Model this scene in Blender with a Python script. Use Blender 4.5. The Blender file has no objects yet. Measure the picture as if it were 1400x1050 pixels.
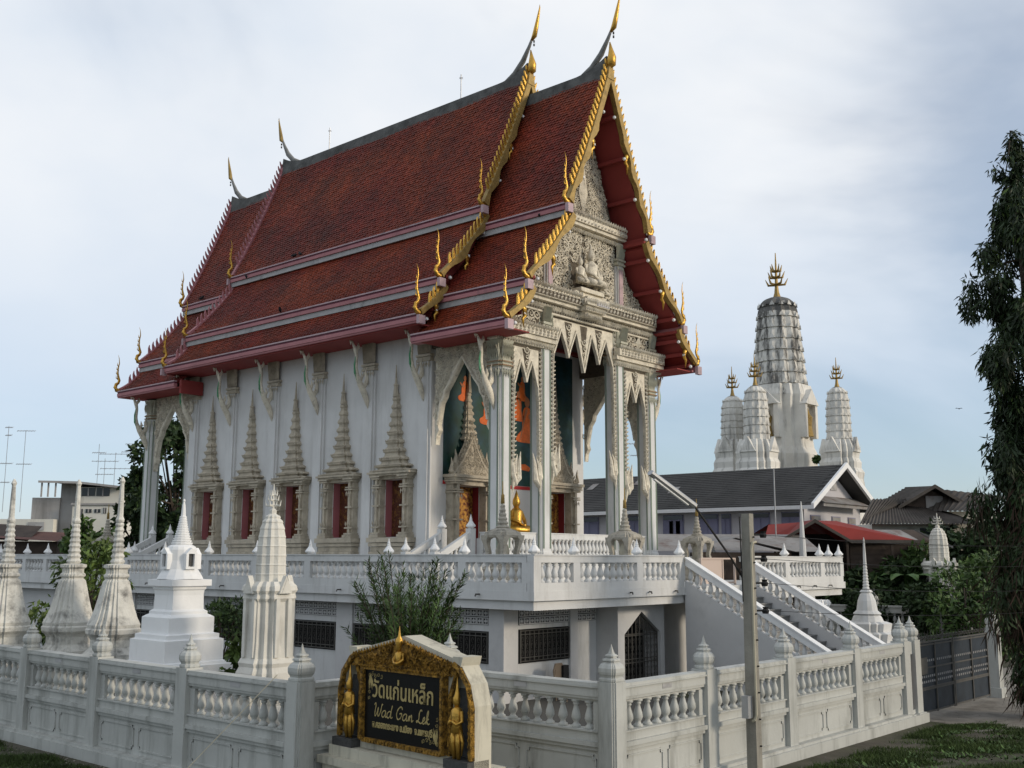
import bpy, math, random
import numpy as np
from mathutils import Matrix, Vector
R = math.radians
random.seed(7)
rng = np.random.default_rng(11)
S = bpy.context.scene
COL = S.collection
# ------------------------------------------------------------------ camera
cam = bpy.data.cameras.new("camera")
camo = bpy.data.objects.new("camera", cam)
COL.objects.link(camo)
camo.matrix_world = Matrix(((0.66114445, -0.12238743, -0.74020898, 0),
                            (-0.75025065, -0.10329861, -0.65303396, 0),
                            (0.00346059, 0.98709205, -0.16011655, 3.6),
                            (0, 0, 0, 1)))
cam.sensor_width = 36.0
cam.lens = 37.714
cam.clip_start = 0.1
cam.clip_end = 3000
S.camera = camo
# ------------------------------------------------------------------ world + sun
SUN_AZ = R(-68)      # direction towards the sun, measured from +X (counter-clockwise)
SUN_EL = R(17)
W = bpy.data.worlds.new("World")
S.world = W
W.use_nodes = True
nt = W.node_tree
nt.nodes.clear()
def N(t, tree=None, **kw):
    n = (tree or nt).nodes.new(t)
    for k, v in kw.items(): setattr(n, k, v)
    return n
out = N('ShaderNodeOutputWorld')
sky = N('ShaderNodeTexSky', sky_type='NISHITA', sun_disc=False, sun_elevation=SUN_EL,
        sun_rotation=R(90) - SUN_AZ, air_density=1.0, dust_density=0.6, ozone_density=3.0)
bg1 = N('ShaderNodeBackground'); bg1.inputs['Strength'].default_value = 0.10
bg2 = N('ShaderNodeBackground'); bg2.inputs['Strength'].default_value = 1.0
mx = N('ShaderNodeMixShader')
tc = N('ShaderNodeTexCoord')
sep = N('ShaderNodeSeparateXYZ')
mp = N('ShaderNodeMapping'); mp.inputs['Scale'].default_value = (1.0, 1.0, 1.7)
mp.inputs['Rotation'].default_value = (0, 0, R(20))
n1 = N('ShaderNodeTexNoise'); n1.inputs['Scale'].default_value = 1.7; n1.inputs['Detail'].default_value = 6; n1.inputs['Roughness'].default_value = 0.52; n1.inputs['Distortion'].default_value = 0.5
n2 = N('ShaderNodeTexNoise'); n2.inputs['Scale'].default_value = 3.4; n2.inputs['Detail'].default_value = 5; n2.inputs['Roughness'].default_value = 0.5
mr = N('ShaderNodeMapRange'); mr.inputs['From Min'].default_value = 0.33; mr.inputs['From Max'].default_value = 0.58; mr.inputs['To Min'].default_value = 0.42; mr.inputs['To Max'].default_value = 0.97
mr.interpolation_type = 'SMOOTHSTEP'
cr = N('ShaderNodeValToRGB')
cr.color_ramp.elements[0].position = 0.32; cr.color_ramp.elements[0].color = (0.55, 0.60, 0.665, 1)
cr.color_ramp.elements[1].position = 0.66; cr.color_ramp.elements[1].color = (0.68, 0.695, 0.715, 1)
L = nt.links.new
L(tc.outputs['Generated'], mp.inputs['Vector'])
L(mp.outputs['Vector'], n1.inputs['Vector']); L(mp.outputs['Vector'], n2.inputs['Vector'])
L(n1.outputs['Fac'], mr.inputs['Value']); L(n2.outputs['Fac'], cr.inputs['Fac'])
lo_ = N('ShaderNodeMix', data_type='RGBA'); lo_.inputs[6].default_value = (0.45, 0.54, 0.655, 1)
hz2 = N('ShaderNodeMapRange', interpolation_type='SMOOTHSTEP'); L(tc.outputs['Generated'], sep.inputs[0]); L(sep.outputs['Z'], hz2.inputs['Value'])
for k_, x_ in zip(('From Min','From Max','To Min','To Max'), (0.0, 0.42, 0.12, 1.0)): hz2.inputs[k_].default_value = x_
L(hz2.outputs['Result'], lo_.inputs[0]); L(cr.outputs['Color'], lo_.inputs[7]); L(lo_.outputs[2], bg2.inputs['Color']); L(sky.outputs['Color'], bg1.inputs['Color'])
hz_ = N('ShaderNodeMapRange', interpolation_type='SMOOTHSTEP'); L(sep.outputs['Z'], hz_.inputs['Value'])
for k_, x_ in zip(('From Min','From Max','To Min','To Max'), (-0.02, 0.34, 0.8, 1.0)): hz_.inputs[k_].default_value = x_
ml_ = N('ShaderNodeMath', operation='MULTIPLY'); L(mr.outputs['Result'], ml_.inputs[0]); L(hz_.outputs['Result'], ml_.inputs[1])
L(ml_.outputs[0], mx.inputs['Fac']); L(bg1.outputs[0], mx.inputs[1]); L(bg2.outputs[0], mx.inputs[2])
L(mx.outputs[0], out.inputs['Surface'])
sun = bpy.data.lights.new("sun", 'SUN')
sun.energy = 1.5; sun.angle = R(10); sun.color = (1.0, 0.87, 0.70)
suno = bpy.data.objects.new("sun", sun); COL.objects.link(suno)
sd = Vector((math.cos(SUN_EL)*math.cos(SUN_AZ), math.cos(SUN_EL)*math.sin(SUN_AZ), math.sin(SUN_EL)))
suno.rotation_euler = (-sd).to_track_quat('-Z', 'Y').to_euler()
suno.location = (40, -30, 60)
S.view_settings.view_transform = 'Standard'; S.view_settings.look = 'None'
S.view_settings.exposure = 0.45; S.view_settings.gamma = 1.0
S.view_settings.use_curve_mapping = False
S.render.engine = 'CYCLES'

# ------------------------------------------------------------------ materials
def mat(name, col, rough=0.75, metal=0.0, var=0.0, vscale=3.0, stain=None, sscale=1.2, slo=0.5, shi=0.75, streak=False,
        bump=0.0, bscale=20.0, island=0.0, col2=None, spec=0.3, voro=False, trans=0.0):
    """one procedural material: base colour + mottling + stains (position driven) + per-piece variation + fine relief"""
    m = bpy.data.materials.new(name); m.use_nodes = True
    t = m.node_tree; b = t.nodes['Principled BSDF']; K = t.links.new
    b.inputs['Roughness'].default_value = rough; b.inputs['Metallic'].default_value = metal
    b.inputs['Specular IOR Level'].default_value = spec
    geo = N('ShaderNodeNewGeometry', t)
    c = N('ShaderNodeRGB', t); c.outputs[0].default_value = (*col, 1)
    cur = c.outputs[0]
    def noise(sc, detail=4, vec=None, rough_=0.6):
        n = N('ShaderNodeTexNoise', t); n.inputs['Scale'].default_value = sc; n.inputs['Detail'].default_value = detail; n.inputs['Roughness'].default_value = rough_
        K(vec or geo.outputs['Position'], n.inputs['Vector']); return n.outputs['Fac']
    def rng_(v, a, b_, c_, d):
        n = N('ShaderNodeMapRange', t); K(v, n.inputs['Value'])
        for k, x in zip(('From Min', 'From Max', 'To Min', 'To Max'), (a, b_, c_, d)): n.inputs[k].default_value = x
        return n.outputs['Result']
    def mixc(f, a, bcol, mode='MIX'):
        n = N('ShaderNodeMix', t, data_type='RGBA', blend_type=mode)
        if isinstance(f, float): n.inputs[0].default_value = f
        else: K(f, n.inputs[0])
        K(a, n.inputs[6])
        if isinstance(bcol, tuple): n.inputs[7].default_value = (*bcol, 1)
        else: K(bcol, n.inputs[7])
        return n.outputs[2]
    if col2:
        cur = mixc(rng_(noise(vscale*0.6, 5), 0.38, 0.62, 0, 1), cur, col2)
    if var:
        v = rng_(noise(vscale), 0.3, 0.7, 1-var, 1+var)
        n = N('ShaderNodeVectorMath', t, operation='SCALE'); K(cur, n.inputs[0]); K(v, n.inputs['Scale']); cur = n.outputs[0]
    if island:
        v = rng_(geo.outputs['Random Per Island'], 0, 1, 1-island, 1+island)
        n = N('ShaderNodeVectorMath', t, operation='SCALE'); K(cur, n.inputs[0]); K(v, n.inputs['Scale']); cur = n.outputs[0]
    if stain:
        vec = None
        if streak:
            mpn = N('ShaderNodeMapping', t); mpn.inputs['Scale'].default_value = (1, 1, 0.16); K(geo.outputs['Position'], mpn.inputs['Vector']); vec = mpn.outputs[0]
        f = rng_(noise(sscale, 7, vec, 0.7), slo, shi, 0, 0.85)
        cur = mixc(f, cur, stain)
    K(cur, b.inputs['Base Color'])
    if trans:
        b.inputs['Transmission Weight'].default_value = 0
    if bump:
        if voro:
            n = N('ShaderNodeTexVoronoi', t); n.inputs['Scale'].default_value = bscale; K(geo.outputs['Position'], n.inputs['Vector']); h = n.outputs['Distance']
        else: h = noise(bscale, 5)
        bn = N('ShaderNodeBump', t); bn.inputs['Strength'].default_value = bump; bn.inputs['Distance'].default_value = 0.04
        K(h, bn.inputs['Height']); K(bn.outputs[0], b.inputs['Normal'])
    return m
M = {}
M['white'] = mat('white_paint', (0.61, 0.61, 0.595), 0.6, var=0.07, vscale=1.3, stain=(0.33, 0.32, 0.29), sscale=2.2, slo=0.52, shi=0.82, streak=True, bump=0.12, bscale=14)
M['wall'] = mat('wall_paint', (0.62, 0.615, 0.60), 0.7, var=0.06, vscale=0.9, stain=(0.40, 0.39, 0.37), sscale=1.4, slo=0.51, shi=0.85, streak=True, bump=0.1, bscale=9)
M['wallgrey'] = mat('lower_wall_paint', (0.55, 0.545, 0.535), 0.7, var=0.07, vscale=0.8, stain=(0.33, 0.32, 0.31), sscale=0.9, slo=0.54, shi=0.9, bump=0.1, bscale=9)
M['bwhite'] = mat('bright_white_paint', (0.78, 0.78, 0.77), 0.55, var=0.04, vscale=1.5, stain=(0.5, 0.49, 0.46), sscale=2.4, slo=0.58, shi=0.9, streak=True, bump=0.1, bscale=12)
M['fence'] = mat('fence_paint', (0.46, 0.465, 0.435), 0.5, var=0.08, vscale=1.2, stain=(0.13, 0.13, 0.11), sscale=1.9, slo=0.50, shi=0.78, streak=True, bump=0.12, bscale=12)
M['old'] = mat('weathered_plaster', (0.62, 0.605, 0.55), 0.85, var=0.16, vscale=2.2, stain=(0.085, 0.083, 0.078), sscale=2.8, slo=0.49, shi=0.72, streak=False, bump=0.35, bscale=16)
M['shrine'] = mat('grey_weathered_stone', (0.40, 0.37, 0.31), 0.9, var=0.2, vscale=4, stain=(0.09, 0.085, 0.075), sscale=4, slo=0.47, shi=0.68, bump=0.3, bscale=20)
M['prangw'] = mat('temple_tower_plaster', (0.68, 0.66, 0.61), 0.9, var=0.12, vscale=0.35, stain=(0.07, 0.068, 0.065), sscale=0.75, slo=0.52, shi=0.72, streak=True, bump=0.35, bscale=1.6)
M['prangs'] = mat('streaked_tower_plaster', (0.66, 0.64, 0.59), 0.9, var=0.12, vscale=0.35, stain=(0.05, 0.048, 0.046), sscale=1.2, slo=0.47, shi=0.59, streak=True, bump=0.35, bscale=1.6)
M['prangd'] = mat('blackened_plaster', (0.13, 0.127, 0.12), 0.9, var=0.35, vscale=0.5, stain=(0.40, 0.385, 0.36), sscale=1.2, slo=0.58, shi=0.72, bump=0.35, bscale=1.6)
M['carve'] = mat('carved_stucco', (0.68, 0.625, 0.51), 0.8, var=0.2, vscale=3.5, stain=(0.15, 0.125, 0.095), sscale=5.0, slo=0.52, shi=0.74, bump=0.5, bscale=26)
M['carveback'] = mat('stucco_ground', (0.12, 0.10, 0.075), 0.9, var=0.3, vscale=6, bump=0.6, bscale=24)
M['stone'] = mat('window_stucco', (0.46, 0.405, 0.315), 0.85, var=0.18, vscale=2.5, stain=(0.20, 0.175, 0.14), sscale=3.5, slo=0.5, shi=0.75, bump=0.5, bscale=30)
M['tile'] = mat('roof_tile', (0.150, 0.0195, 0.011), 0.6, var=0.25, vscale=0.55, island=0.30, stain=(0.055, 0.018, 0.014), sscale=0.5, slo=0.47, shi=0.74, bump=0.1, bscale=30, spec=0.22, col2=(0.195, 0.034, 0.011))
M['tilebase'] = mat('roof_underlay', (0.07, 0.018, 0.013), 0.8)
M['pink'] = mat('pink_fascia', (0.40, 0.165, 0.175), 0.6, var=0.12, vscale=1.5, stain=(0.17, 0.09, 0.10), sscale=1.8, slo=0.55, shi=0.8, streak=True)
M['pinkl'] = mat('pale_pink_fascia', (0.47, 0.34, 0.36), 0.6, var=0.12, vscale=1.5, stain=(0.16, 0.13, 0.13), sscale=2.0, slo=0.52, shi=0.75)
M['magenta'] = mat('maroon_stripe', (0.115, 0.018, 0.035), 0.6)
M['flash'] = mat('grey_flashing', (0.40, 0.395, 0.39), 0.75, var=0.15, vscale=2, stain=(0.08, 0.08, 0.08), sscale=1.6, slo=0.56, shi=0.8)
M['ridge'] = mat('ridge_cement', (0.12, 0.12, 0.115), 0.9, var=0.25, vscale=2, stain=(0.035, 0.035, 0.033), sscale=1.4, slo=0.45, shi=0.7, bump=0.3, bscale=14)
M['stem'] = mat('grey_finial_cement', (0.25, 0.25, 0.24), 0.9, var=0.2, vscale=2, stain=(0.07, 0.07, 0.065), sscale=2, slo=0.46, shi=0.7)
M['gold'] = mat('gilded_metal', (0.60, 0.35, 0.07), 0.36, 0.8, var=0.15, vscale=5, stain=(0.14, 0.085, 0.02), sscale=5, slo=0.52, shi=0.78, bump=0.3, bscale=26)
M['goldc'] = mat('carved_gilding', (0.44, 0.245, 0.045), 0.42, 0.6, var=0.35, vscale=14, stain=(0.045, 0.026, 0.008), sscale=16, slo=0.44, shi=0.58, bump=0.9, bscale=60)
M['goldm'] = mat('gilded_board', (0.33, 0.225, 0.075), 0.55, 0.35, var=0.2, vscale=4, stain=(0.10, 0.065, 0.02), sscale=3, slo=0.5, shi=0.8, bump=0.3, bscale=22)
M['soffit'] = mat('red_soffit', (0.25, 0.042, 0.038), 0.7, var=0.12, vscale=1)
M['brownroof'] = mat('rusty_roof', (0.11, 0.045, 0.033), 0.8, var=0.25)
M['redp'] = mat('red_paint', (0.20, 0.022, 0.028), 0.55, var=0.1, vscale=2)
M['rosy'] = mat('rose_reveal', (0.42, 0.15, 0.16), 0.7, var=0.08, vscale=2)
M['shutter'] = mat('carved_shutter', (0.085, 0.026, 0.014), 0.5, var=0.3, vscale=8, stain=(0.26, 0.13, 0.03), sscale=9, slo=0.5, shi=0.62, bump=0.6, bscale=30)
M['golddoor'] = mat('gold_lacquer_door', (0.085, 0.015, 0.01), 0.45, 0.2, stain=(0.52, 0.27, 0.05), sscale=9, slo=0.42, shi=0.56, bump=0.6, bscale=32)
M['mural'] = mat('mural_paint', (0.013, 0.050, 0.030), 0.5, var=0.4, vscale=1.4, col2=(0.016, 0.055, 0.075), stain=(0.012, 0.035, 0.018), sscale=2.2, slo=0.46, shi=0.7)
M['muralsky'] = mat('mural_blue', (0.05, 0.13, 0.19), 0.5, var=0.3, vscale=2.4)
M['robe'] = mat('painted_robe', (0.70, 0.14, 0.02), 0.5, var=0.25, vscale=5)
M['skin'] = mat('painted_skin', (0.42, 0.16, 0.07), 0.5, var=0.1)
M['dark'] = mat('dark_interior', (0.012, 0.011, 0.010), 0.9)  # near-black colour stands in for the unlit depth behind openings
M['ceil'] = mat('porch_ceiling', (0.06, 0.035, 0.03), 0.8)
M['iron'] = mat('iron_grille', (0.10, 0.095, 0.085), 0.55, 0.3, var=0.2, vscale=6)
M['green'] = mat('green_mosaic', (0.06, 0.25, 0.11), 0.35, var=0.3, vscale=9, spec=0.6)
M['greenpale'] = mat('pale_green_capital', (0.47, 0.46, 0.365), 0.6, var=0.25, vscale=5, stain=(0.2, 0.19, 0.14), sscale=5, slo=0.5, shi=0.75)
M['rust'] = mat('brown_stain', (0.26, 0.16, 0.09), 0.8, var=0.2)
M['pole'] = mat('pole_concrete', (0.28, 0.265, 0.225), 0.9, var=0.18, vscale=2.5, stain=(0.13, 0.12, 0.10), sscale=2, slo=0.5, shi=0.8, streak=True, bump=0.25, bscale=26)
M['metal'] = mat('galvanised_metal', (0.38, 0.39, 0.40), 0.45, 0.5, var=0.12)
M['black'] = mat('black_cable', (0.015, 0.015, 0.015), 0.6)
M['pvc'] = mat('conduit_plastic', (0.40, 0.37, 0.28), 0.6, var=0.1)
M['granite'] = mat('black_granite', (0.008, 0.008, 0.008), 0.32, var=0.3, vscale=30, spec=0.2)
M['goldtext'] = mat('gold_lettering', (0.42, 0.33, 0.14), 0.55, 0.15, var=0.15, vscale=10)
M['greystone'] = mat('grey_granite', (0.06, 0.06, 0.058), 0.7, var=0.3, vscale=20)
M['cream'] = mat('cream_paint', (0.52, 0.49, 0.395), 0.7, var=0.1, vscale=2, stain=(0.10, 0.09, 0.075), sscale=3, slo=0.5, shi=0.74, streak=True)
M['slate'] = mat('dark_roof_tile', (0.055, 0.054, 0.052), 0.8, var=0.25, vscale=0.4, stain=(0.03, 0.03, 0.03), sscale=0.6, slo=0.5, shi=0.75)
M['corr'] = mat('corrugated_sheet', (0.075, 0.066, 0.058), 0.75, var=0.3, vscale=0.9, stain=(0.03, 0.025, 0.02), sscale=0.8, slo=0.45, shi=0.7)
M['corrl'] = mat('pale_sheet', (0.25, 0.24, 0.23), 0.7, var=0.2, vscale=1, stain=(0.12, 0.06, 0.04), sscale=1.2, slo=0.5, shi=0.7)
M['redroof'] = mat('red_sheet_roof', (0.20, 0.020, 0.013), 0.75, var=0.15, vscale=0.8)
M['lilac'] = mat('pale_plaster', (0.50, 0.49, 0.51), 0.8, var=0.08, vscale=0.5)
M['blueshut'] = mat('blue_grey_shutter', (0.20, 0.20, 0.29), 0.6, var=0.15, vscale=1)
M['wood'] = mat('old_wood_boards', (0.052, 0.038, 0.030), 0.85, var=0.35, vscale=1.5, stain=(0.16, 0.13, 0.10), sscale=1.2, slo=0.56, shi=0.8)
M['conc'] = mat('bare_concrete', (0.36, 0.35, 0.34), 0.9, var=0.15, vscale=0.4, stain=(0.11, 0.105, 0.10), sscale=0.35, slo=0.5, shi=0.75, streak=True)
M['creamb'] = mat('cream_building_paint', (0.68, 0.66, 0.59), 0.8, var=0.08, vscale=0.3, stain=(0.27, 0.25, 0.21), sscale=0.4, slo=0.55, shi=0.8, streak=True)
M['glass'] = mat('window_glass', (0.02, 0.025, 0.03), 0.15, spec=0.5)
M['gate'] = mat('blue_black_gate', (0.022, 0.030, 0.040), 0.5, 0.2, var=0.4, vscale=3)
M['soil'] = mat('ground_soil', (0.085, 0.075, 0.058), 0.95, var=0.3, vscale=1.2, col2=(0.05, 0.055, 0.028), bump=0.4, bscale=12)
M['path'] = mat('worn_path', (0.23, 0.21, 0.18), 0.95, var=0.22, vscale=1.5, stain=(0.07, 0.06, 0.045), sscale=1.6, slo=0.5, shi=0.72, bump=0.4, bscale=14)
M['court'] = mat('courtyard_concrete', (0.085, 0.08, 0.07), 0.9, var=0.15, vscale=1)
M['step'] = mat('stair_tread', (0.22, 0.22, 0.215), 0.75, var=0.2, vscale=3)
M['steplip'] = mat('stair_nosing', (0.05, 0.05, 0.048), 0.7)
M['grass'] = mat('grass_blade', (0.042, 0.068, 0.016), 0.8, island=0.45, var=0.35, vscale=0.9)
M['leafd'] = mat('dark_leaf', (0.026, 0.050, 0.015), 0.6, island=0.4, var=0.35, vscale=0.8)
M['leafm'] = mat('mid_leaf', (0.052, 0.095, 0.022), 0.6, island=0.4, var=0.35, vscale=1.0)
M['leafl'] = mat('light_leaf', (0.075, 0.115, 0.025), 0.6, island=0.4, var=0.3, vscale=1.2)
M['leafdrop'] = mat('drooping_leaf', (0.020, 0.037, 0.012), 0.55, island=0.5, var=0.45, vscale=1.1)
M['vine'] = mat('dead_vine', (0.040, 0.024, 0.015), 0.9, island=0.3)
M['bark'] = mat('tree_bark', (0.07, 0.055, 0.042), 0.95, var=0.3, vscale=6, bump=0.5, bscale=18)
M['banana'] = mat('banana_leaf', (0.05, 0.10, 0.025), 0.5, island=0.3)
M['plastic'] = mat('brown_plastic', (0.22, 0.17, 0.12), 0.5)
M['bird'] = mat('dark_feather', (0.02, 0.02, 0.022), 0.8)
M['tent'] = mat('striped_awning', (0.30, 0.25, 0.22), 0.8)
M['pinkgate'] = mat('pale_gate_paint', (0.52, 0.42, 0.36), 0.6)

# ------------------------------------------------------------------ mesh helpers
ORG = {}
def org(o): return ORG.get(o.name, Vector((0, 0, 0))) if o else Vector((0, 0, 0))
class MB:
    def __init__(s): s.v = []; s.f = []; s.m = []
    def add(s, vs, fs, mi=0):
        o = len(s.v); s.v.extend(vs)
        for f in fs: s.f.append([i+o for i in f]); s.m.append(mi)
        return s
    def box(s, x0, y0, z0, x1, y1, z1, mi=0):
        v = [(x0,y0,z0),(x1,y0,z0),(x1,y1,z0),(x0,y1,z0),(x0,y0,z1),(x1,y0,z1),(x1,y1,z1),(x0,y1,z1)]
        return s.add(v, [(0,3,2,1),(4,5,6,7),(0,1,5,4),(1,2,6,5),(2,3,7,6),(3,0,4,7)], mi)
    def loft(s, sec, prof, c=(0,0,0), mi=0, cap=True):
        """sec: unit section polygon; prof: (scale, z) or (sx, sy, z)"""
        n = len(sec); vs = []; fs = []
        for p in prof:
            sx, sy, z = (p[0], p[0], p[1]) if len(p) == 2 else p
            vs += [(c[0]+x*sx, c[1]+y*sy, c[2]+z) for x, y in sec]
        for k in range(len(prof)-1):
            for i in range(n):
                j = (i+1) % n
                fs.append((k*n+i, k*n+j, (k+1)*n+j, (k+1)*n+i))
        if cap:
            fs.append(tuple(range(n-1, -1, -1))); fs.append(tuple((len(prof)-1)*n+i for i in range(n)))
        return s.add(vs, fs, mi)
    def tube(s, path, rads, n=6, mi=0, flat=None):
        """flat=(axis vector, factor) squashes the tube along an axis"""
        pts = [Vector(p) for p in path]; vs = []; fs = []
        if not isinstance(rads, (list, tuple)): rads = [rads]*len(pts)
        up = Vector((0.13, 0.31, 0.94))
        for i, p in enumerate(pts):
            t = (pts[min(i+1, len(pts)-1)]-pts[max(i-1, 0)])
            t = t.normalized() if t.length > 1e-9 else Vector((0, 0, 1))
            a = t.cross(up)
            if a.length < 0.05: a = t.cross(Vector((1, 0, 0)))
            a.normalize(); b = a.cross(t).normalized()
            for k in range(n):
                w = 2*math.pi*k/n
                d = (a*math.cos(w)+b*math.sin(w))*rads[i]
                if flat:
                    ax = Vector(flat[0]); d = d-ax*(d.dot(ax))*(1-flat[1])
                vs.append(tuple(p+d))
        for i in range(len(pts)-1):
            for k in range(n):
                j = (k+1) % n
                fs.append((i*n+k, i*n+j, (i+1)*n+j, (i+1)*n+k))
        fs.append(tuple(range(n-1, -1, -1))); fs.append(tuple((len(pts)-1)*n+i for i in range(n)))
        return s.add(vs, fs, mi)
    def prism(s, poly, plane, a, b, mi=0):
        f = {'xz': lambda u, v, w: (u, w, v), 'yz': lambda u, v, w: (w, u, v), 'xy': lambda u, v, w: (u, v, w)}[plane]
        n = len(poly)
        vs = [f(u, v, a) for u, v in poly]+[f(u, v, b) for u, v in poly]
        fs = [tuple(range(n-1, -1, -1)), tuple(range(n, 2*n))]+[(i, (i+1) % n, n+(i+1) % n, n+i) for i in range(n)]
        return s.add(vs, fs, mi)
    def strip(s, pa, pb, mi=0):
        """quads between two polylines"""
        n = len(pa)
        return s.add([tuple(p) for p in pa]+[tuple(p) for p in pb], [(i, i+1, n+i+1, n+i) for i in range(n-1)], mi)
    def map(s, fn):
        s.v = [fn(*p) for p in s.v]; return s
    def mesh(s, name, mats, smooth=False, off=Vector((0, 0, 0))):
        me = bpy.data.meshes.new(name)
        me.from_pydata([(x-off.x, y-off.y, z-off.z) for x, y, z in s.v], [], s.f)
        for m in (mats if isinstance(mats, (list, tuple)) else [mats]): me.materials.append(m)
        if any(s.m): me.polygons.foreach_set('material_index', s.m)
        if smooth: me.polygons.foreach_set('use_smooth', [True]*len(s.f))
        me.update(); return me
    def each(s, name, mats, parent):
        """one object per piece added"""
        o = None; used = {}
        lab = list(range(len(s.v)))
        def find(a):
            while lab[a] != a: lab[a] = lab[lab[a]]; a = lab[a]
            return a
        for f in s.f:
            for i in f[1:]: lab[find(i)] = find(f[0])
        for f, m in zip(s.f, s.m): used.setdefault(find(f[0]), []).append((f, m))
        for fs in used.values():
            q = MB(); idx = {}
            for f, m in fs:
                g_ = []
                for i in f:
                    if i not in idx: idx[i] = len(q.v); q.v.append(s.v[i])
                    g_.append(idx[i])
                q.f.append(g_); q.m.append(m)
            o = q.build(name, mats, parent)
        return o
    def build(s, name, mats, parent=None, smooth=False, kind=None):
        o = org(parent)
        return link(name, s.mesh(name, mats, smooth, o), parent, kind=kind, at=o)
def link(name, me, parent=None, loc=(0, 0, 0), kind=None, at=None, rot=None, scale=None, label=None):
    ob = bpy.data.objects.new(name, me); COL.objects.link(ob)
    if parent: ob.parent = parent
    ob.location = loc
    if rot: ob.rotation_euler = rot
    if scale: ob.scale = scale
    if at is not None: ORG[ob.name] = at
    if kind: ob['kind'] = kind
    if label: ob['label'] = label
    return ob
def inst(name, me, parent, wpos, rot=None, scale=None):
    """part that shares mesh data, placed at a world position under an unrotated parent"""
    o = org(parent)
    return link(name, me, parent, (wpos[0]-o.x, wpos[1]-o.y, wpos[2]-o.z), rot=rot, scale=scale)
def thing(name, label, cat, loc=(0, 0, 0), rotz=0.0, group=None):
    o = bpy.data.objects.new(name, None); COL.objects.link(o); o.empty_display_size = 0.3
    o.location = loc; o.rotation_euler = (0, 0, rotz); o['label'] = label; o['category'] = cat
    if group: o['group'] = group
    ORG[o.name] = Vector((0, 0, 0)) if rotz else Vector(loc)   # rotated things are modelled in their own frame
    return o
def tag(o, label, cat, group=None):
    o['label'] = label; o['category'] = cat
    if group: o['group'] = group
    return o
def struct(o): o['kind'] = 'structure'; return o
def copy_tree(o, parent=None):
    c = o.copy(); COL.objects.link(c)
    if parent: c.parent = parent
    ORG[c.name] = org(o)
    for ch in list(o.children): copy_tree(ch, c)
    return c
def ngon(n, rot=0.0): return [(math.cos(2*math.pi*i/n+rot), math.sin(2*math.pi*i/n+rot)) for i in range(n)]
SQ = [(-1, -1), (1, -1), (1, 1), (-1, 1)]
RD3 = None
def redent(k=0.72, j=0.86):      # square with stepped corners (20 points)
    q = [(1, -k), (1, k), (j, k), (j, j), (k, j), (k, 1)]
    pts = []
    for a in range(4):
        c, s_ = [(1, 0), (0, 1), (-1, 0), (0, -1)][a]
        for x, y in q[1:]: pts.append((x*c-y*s_, x*s_+y*c))
    return pts
def redent3(L_=((1,.36),(.9,.36),(.9,.56),(.78,.56),(.78,.78))):
    half = [(x, y) for x, y in L_]; q = half+[(y, x) for x, y in half[::-1][1:]]; pts = []
    for c, s_ in ((1, 0), (0, 1), (-1, 0), (0, -1)):
        for x, y in q: pts.append((x*c-y*s_, x*s_+y*c))
    return pts
RD3 = redent3()
RD = redent(); RD2 = redent(0.5, 0.76)
def fluted(n=14, d=0.1): return [((1-(i % 2)*d)*math.cos(math.pi*i/n), (1-(i % 2)*d)*math.sin(math.pi*i/n)) for i in range(2*n)]
CX = 28.7
def bell(z0, r, h):  # small moulding ring profile
    return [(r, z0), (r*1.12, z0+h*0.5), (r, z0+h)]
def scroll(mb, fn, cu, cv, r, turn=1.6, a0=0.0, sgn=1, th=0.16, lift=0.05, n=13):
    """relief spiral in the (u,v) plane; fn(u,v,w)->xyz"""
    path = []; rad = []
    for i in range(n):
        t = i/(n-1); a = a0+sgn*t*turn*2*math.pi; rr = r*(1-0.86*t)
        path.append(fn(cu+rr*math.cos(a), cv+rr*math.sin(a), lift*(0.6+0.6*t)))
        rad.append(r*th*(1.05-0.35*t))
    mb.tube(path, rad, 4)
def leaf3(mb, fn, u, v, du, dv, w, lift=0.05):
    """pointed relief leaf from (u,v) along (du,dv)"""
    pu, pv = -dv, du
    l = math.hypot(du, dv); k = w/l
    a = (u, v); b = (u+du*0.45+pu*k, v+dv*0.45+pv*k); c = (u+du, v+dv); d = (u+du*0.45-pu*k, v+dv*0.45-pv*k); m = (u+du*0.45, v+dv*0.45)
    mb.add([fn(*a, 0.01), fn(*b, 0.01), fn(*c, lift), fn(*d, 0.01), fn(*m, lift*1.6)], [(0, 1, 4), (1, 2, 4), (2, 3, 4), (3, 0, 4)])
def carving(mb, fn, inside, u0, u1, v0, v1, r, seed=0):
    """fill a region with interlocking scrolls and leaves, mirrored about u = centre"""
    rd = random.Random(seed); uc = (u0+u1)/2; pts = []
    nv = int((v1-v0)/(r*1.55))+1; nu = int((u1-uc)/(r*1.6))+1
    for j in range(nv):
        for i in range(nu):
            u = (i+0.5+(0.4 if j % 2 else 0))*r*1.72+rd.uniform(-.2, .2)*r; v = v0+(j+0.55)*r*1.6+rd.uniform(-.2, .2)*r
            rr = r*rd.uniform(.78, 1.05); s = rd.choice((1, -1)); a0 = rd.uniform(0, 6.28)
            for sd_ in (1, -1):
                uu = uc+sd_*u
                if not inside(uu, v): continue
                scroll(mb, fn, uu, v, rr, 1.5, a0 if sd_ > 0 else math.pi-a0, s*sd_, 0.17, r*0.2, 11)
                for q in range(2):
                    a = a0+q*2.6+1
                    leaf3(mb, fn, uu+sd_*math.cos(a)*rr*0.9, v+math.sin(a)*rr*0.9, sd_*math.cos(a)*rr*0.6, math.sin(a)*rr*0.6, rr*0.2, r*0.2)
def fringe(mb, fn, u0, u1, v, h, step, lift=0.05, down=True):
    n = max(1, int(round((u1-u0)/step))); st = (u1-u0)/n
    for i in range(n):
        leaf3(mb, fn, u0+(i+.5)*st, v, 0, -h if down else h, st*0.44, lift)
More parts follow.
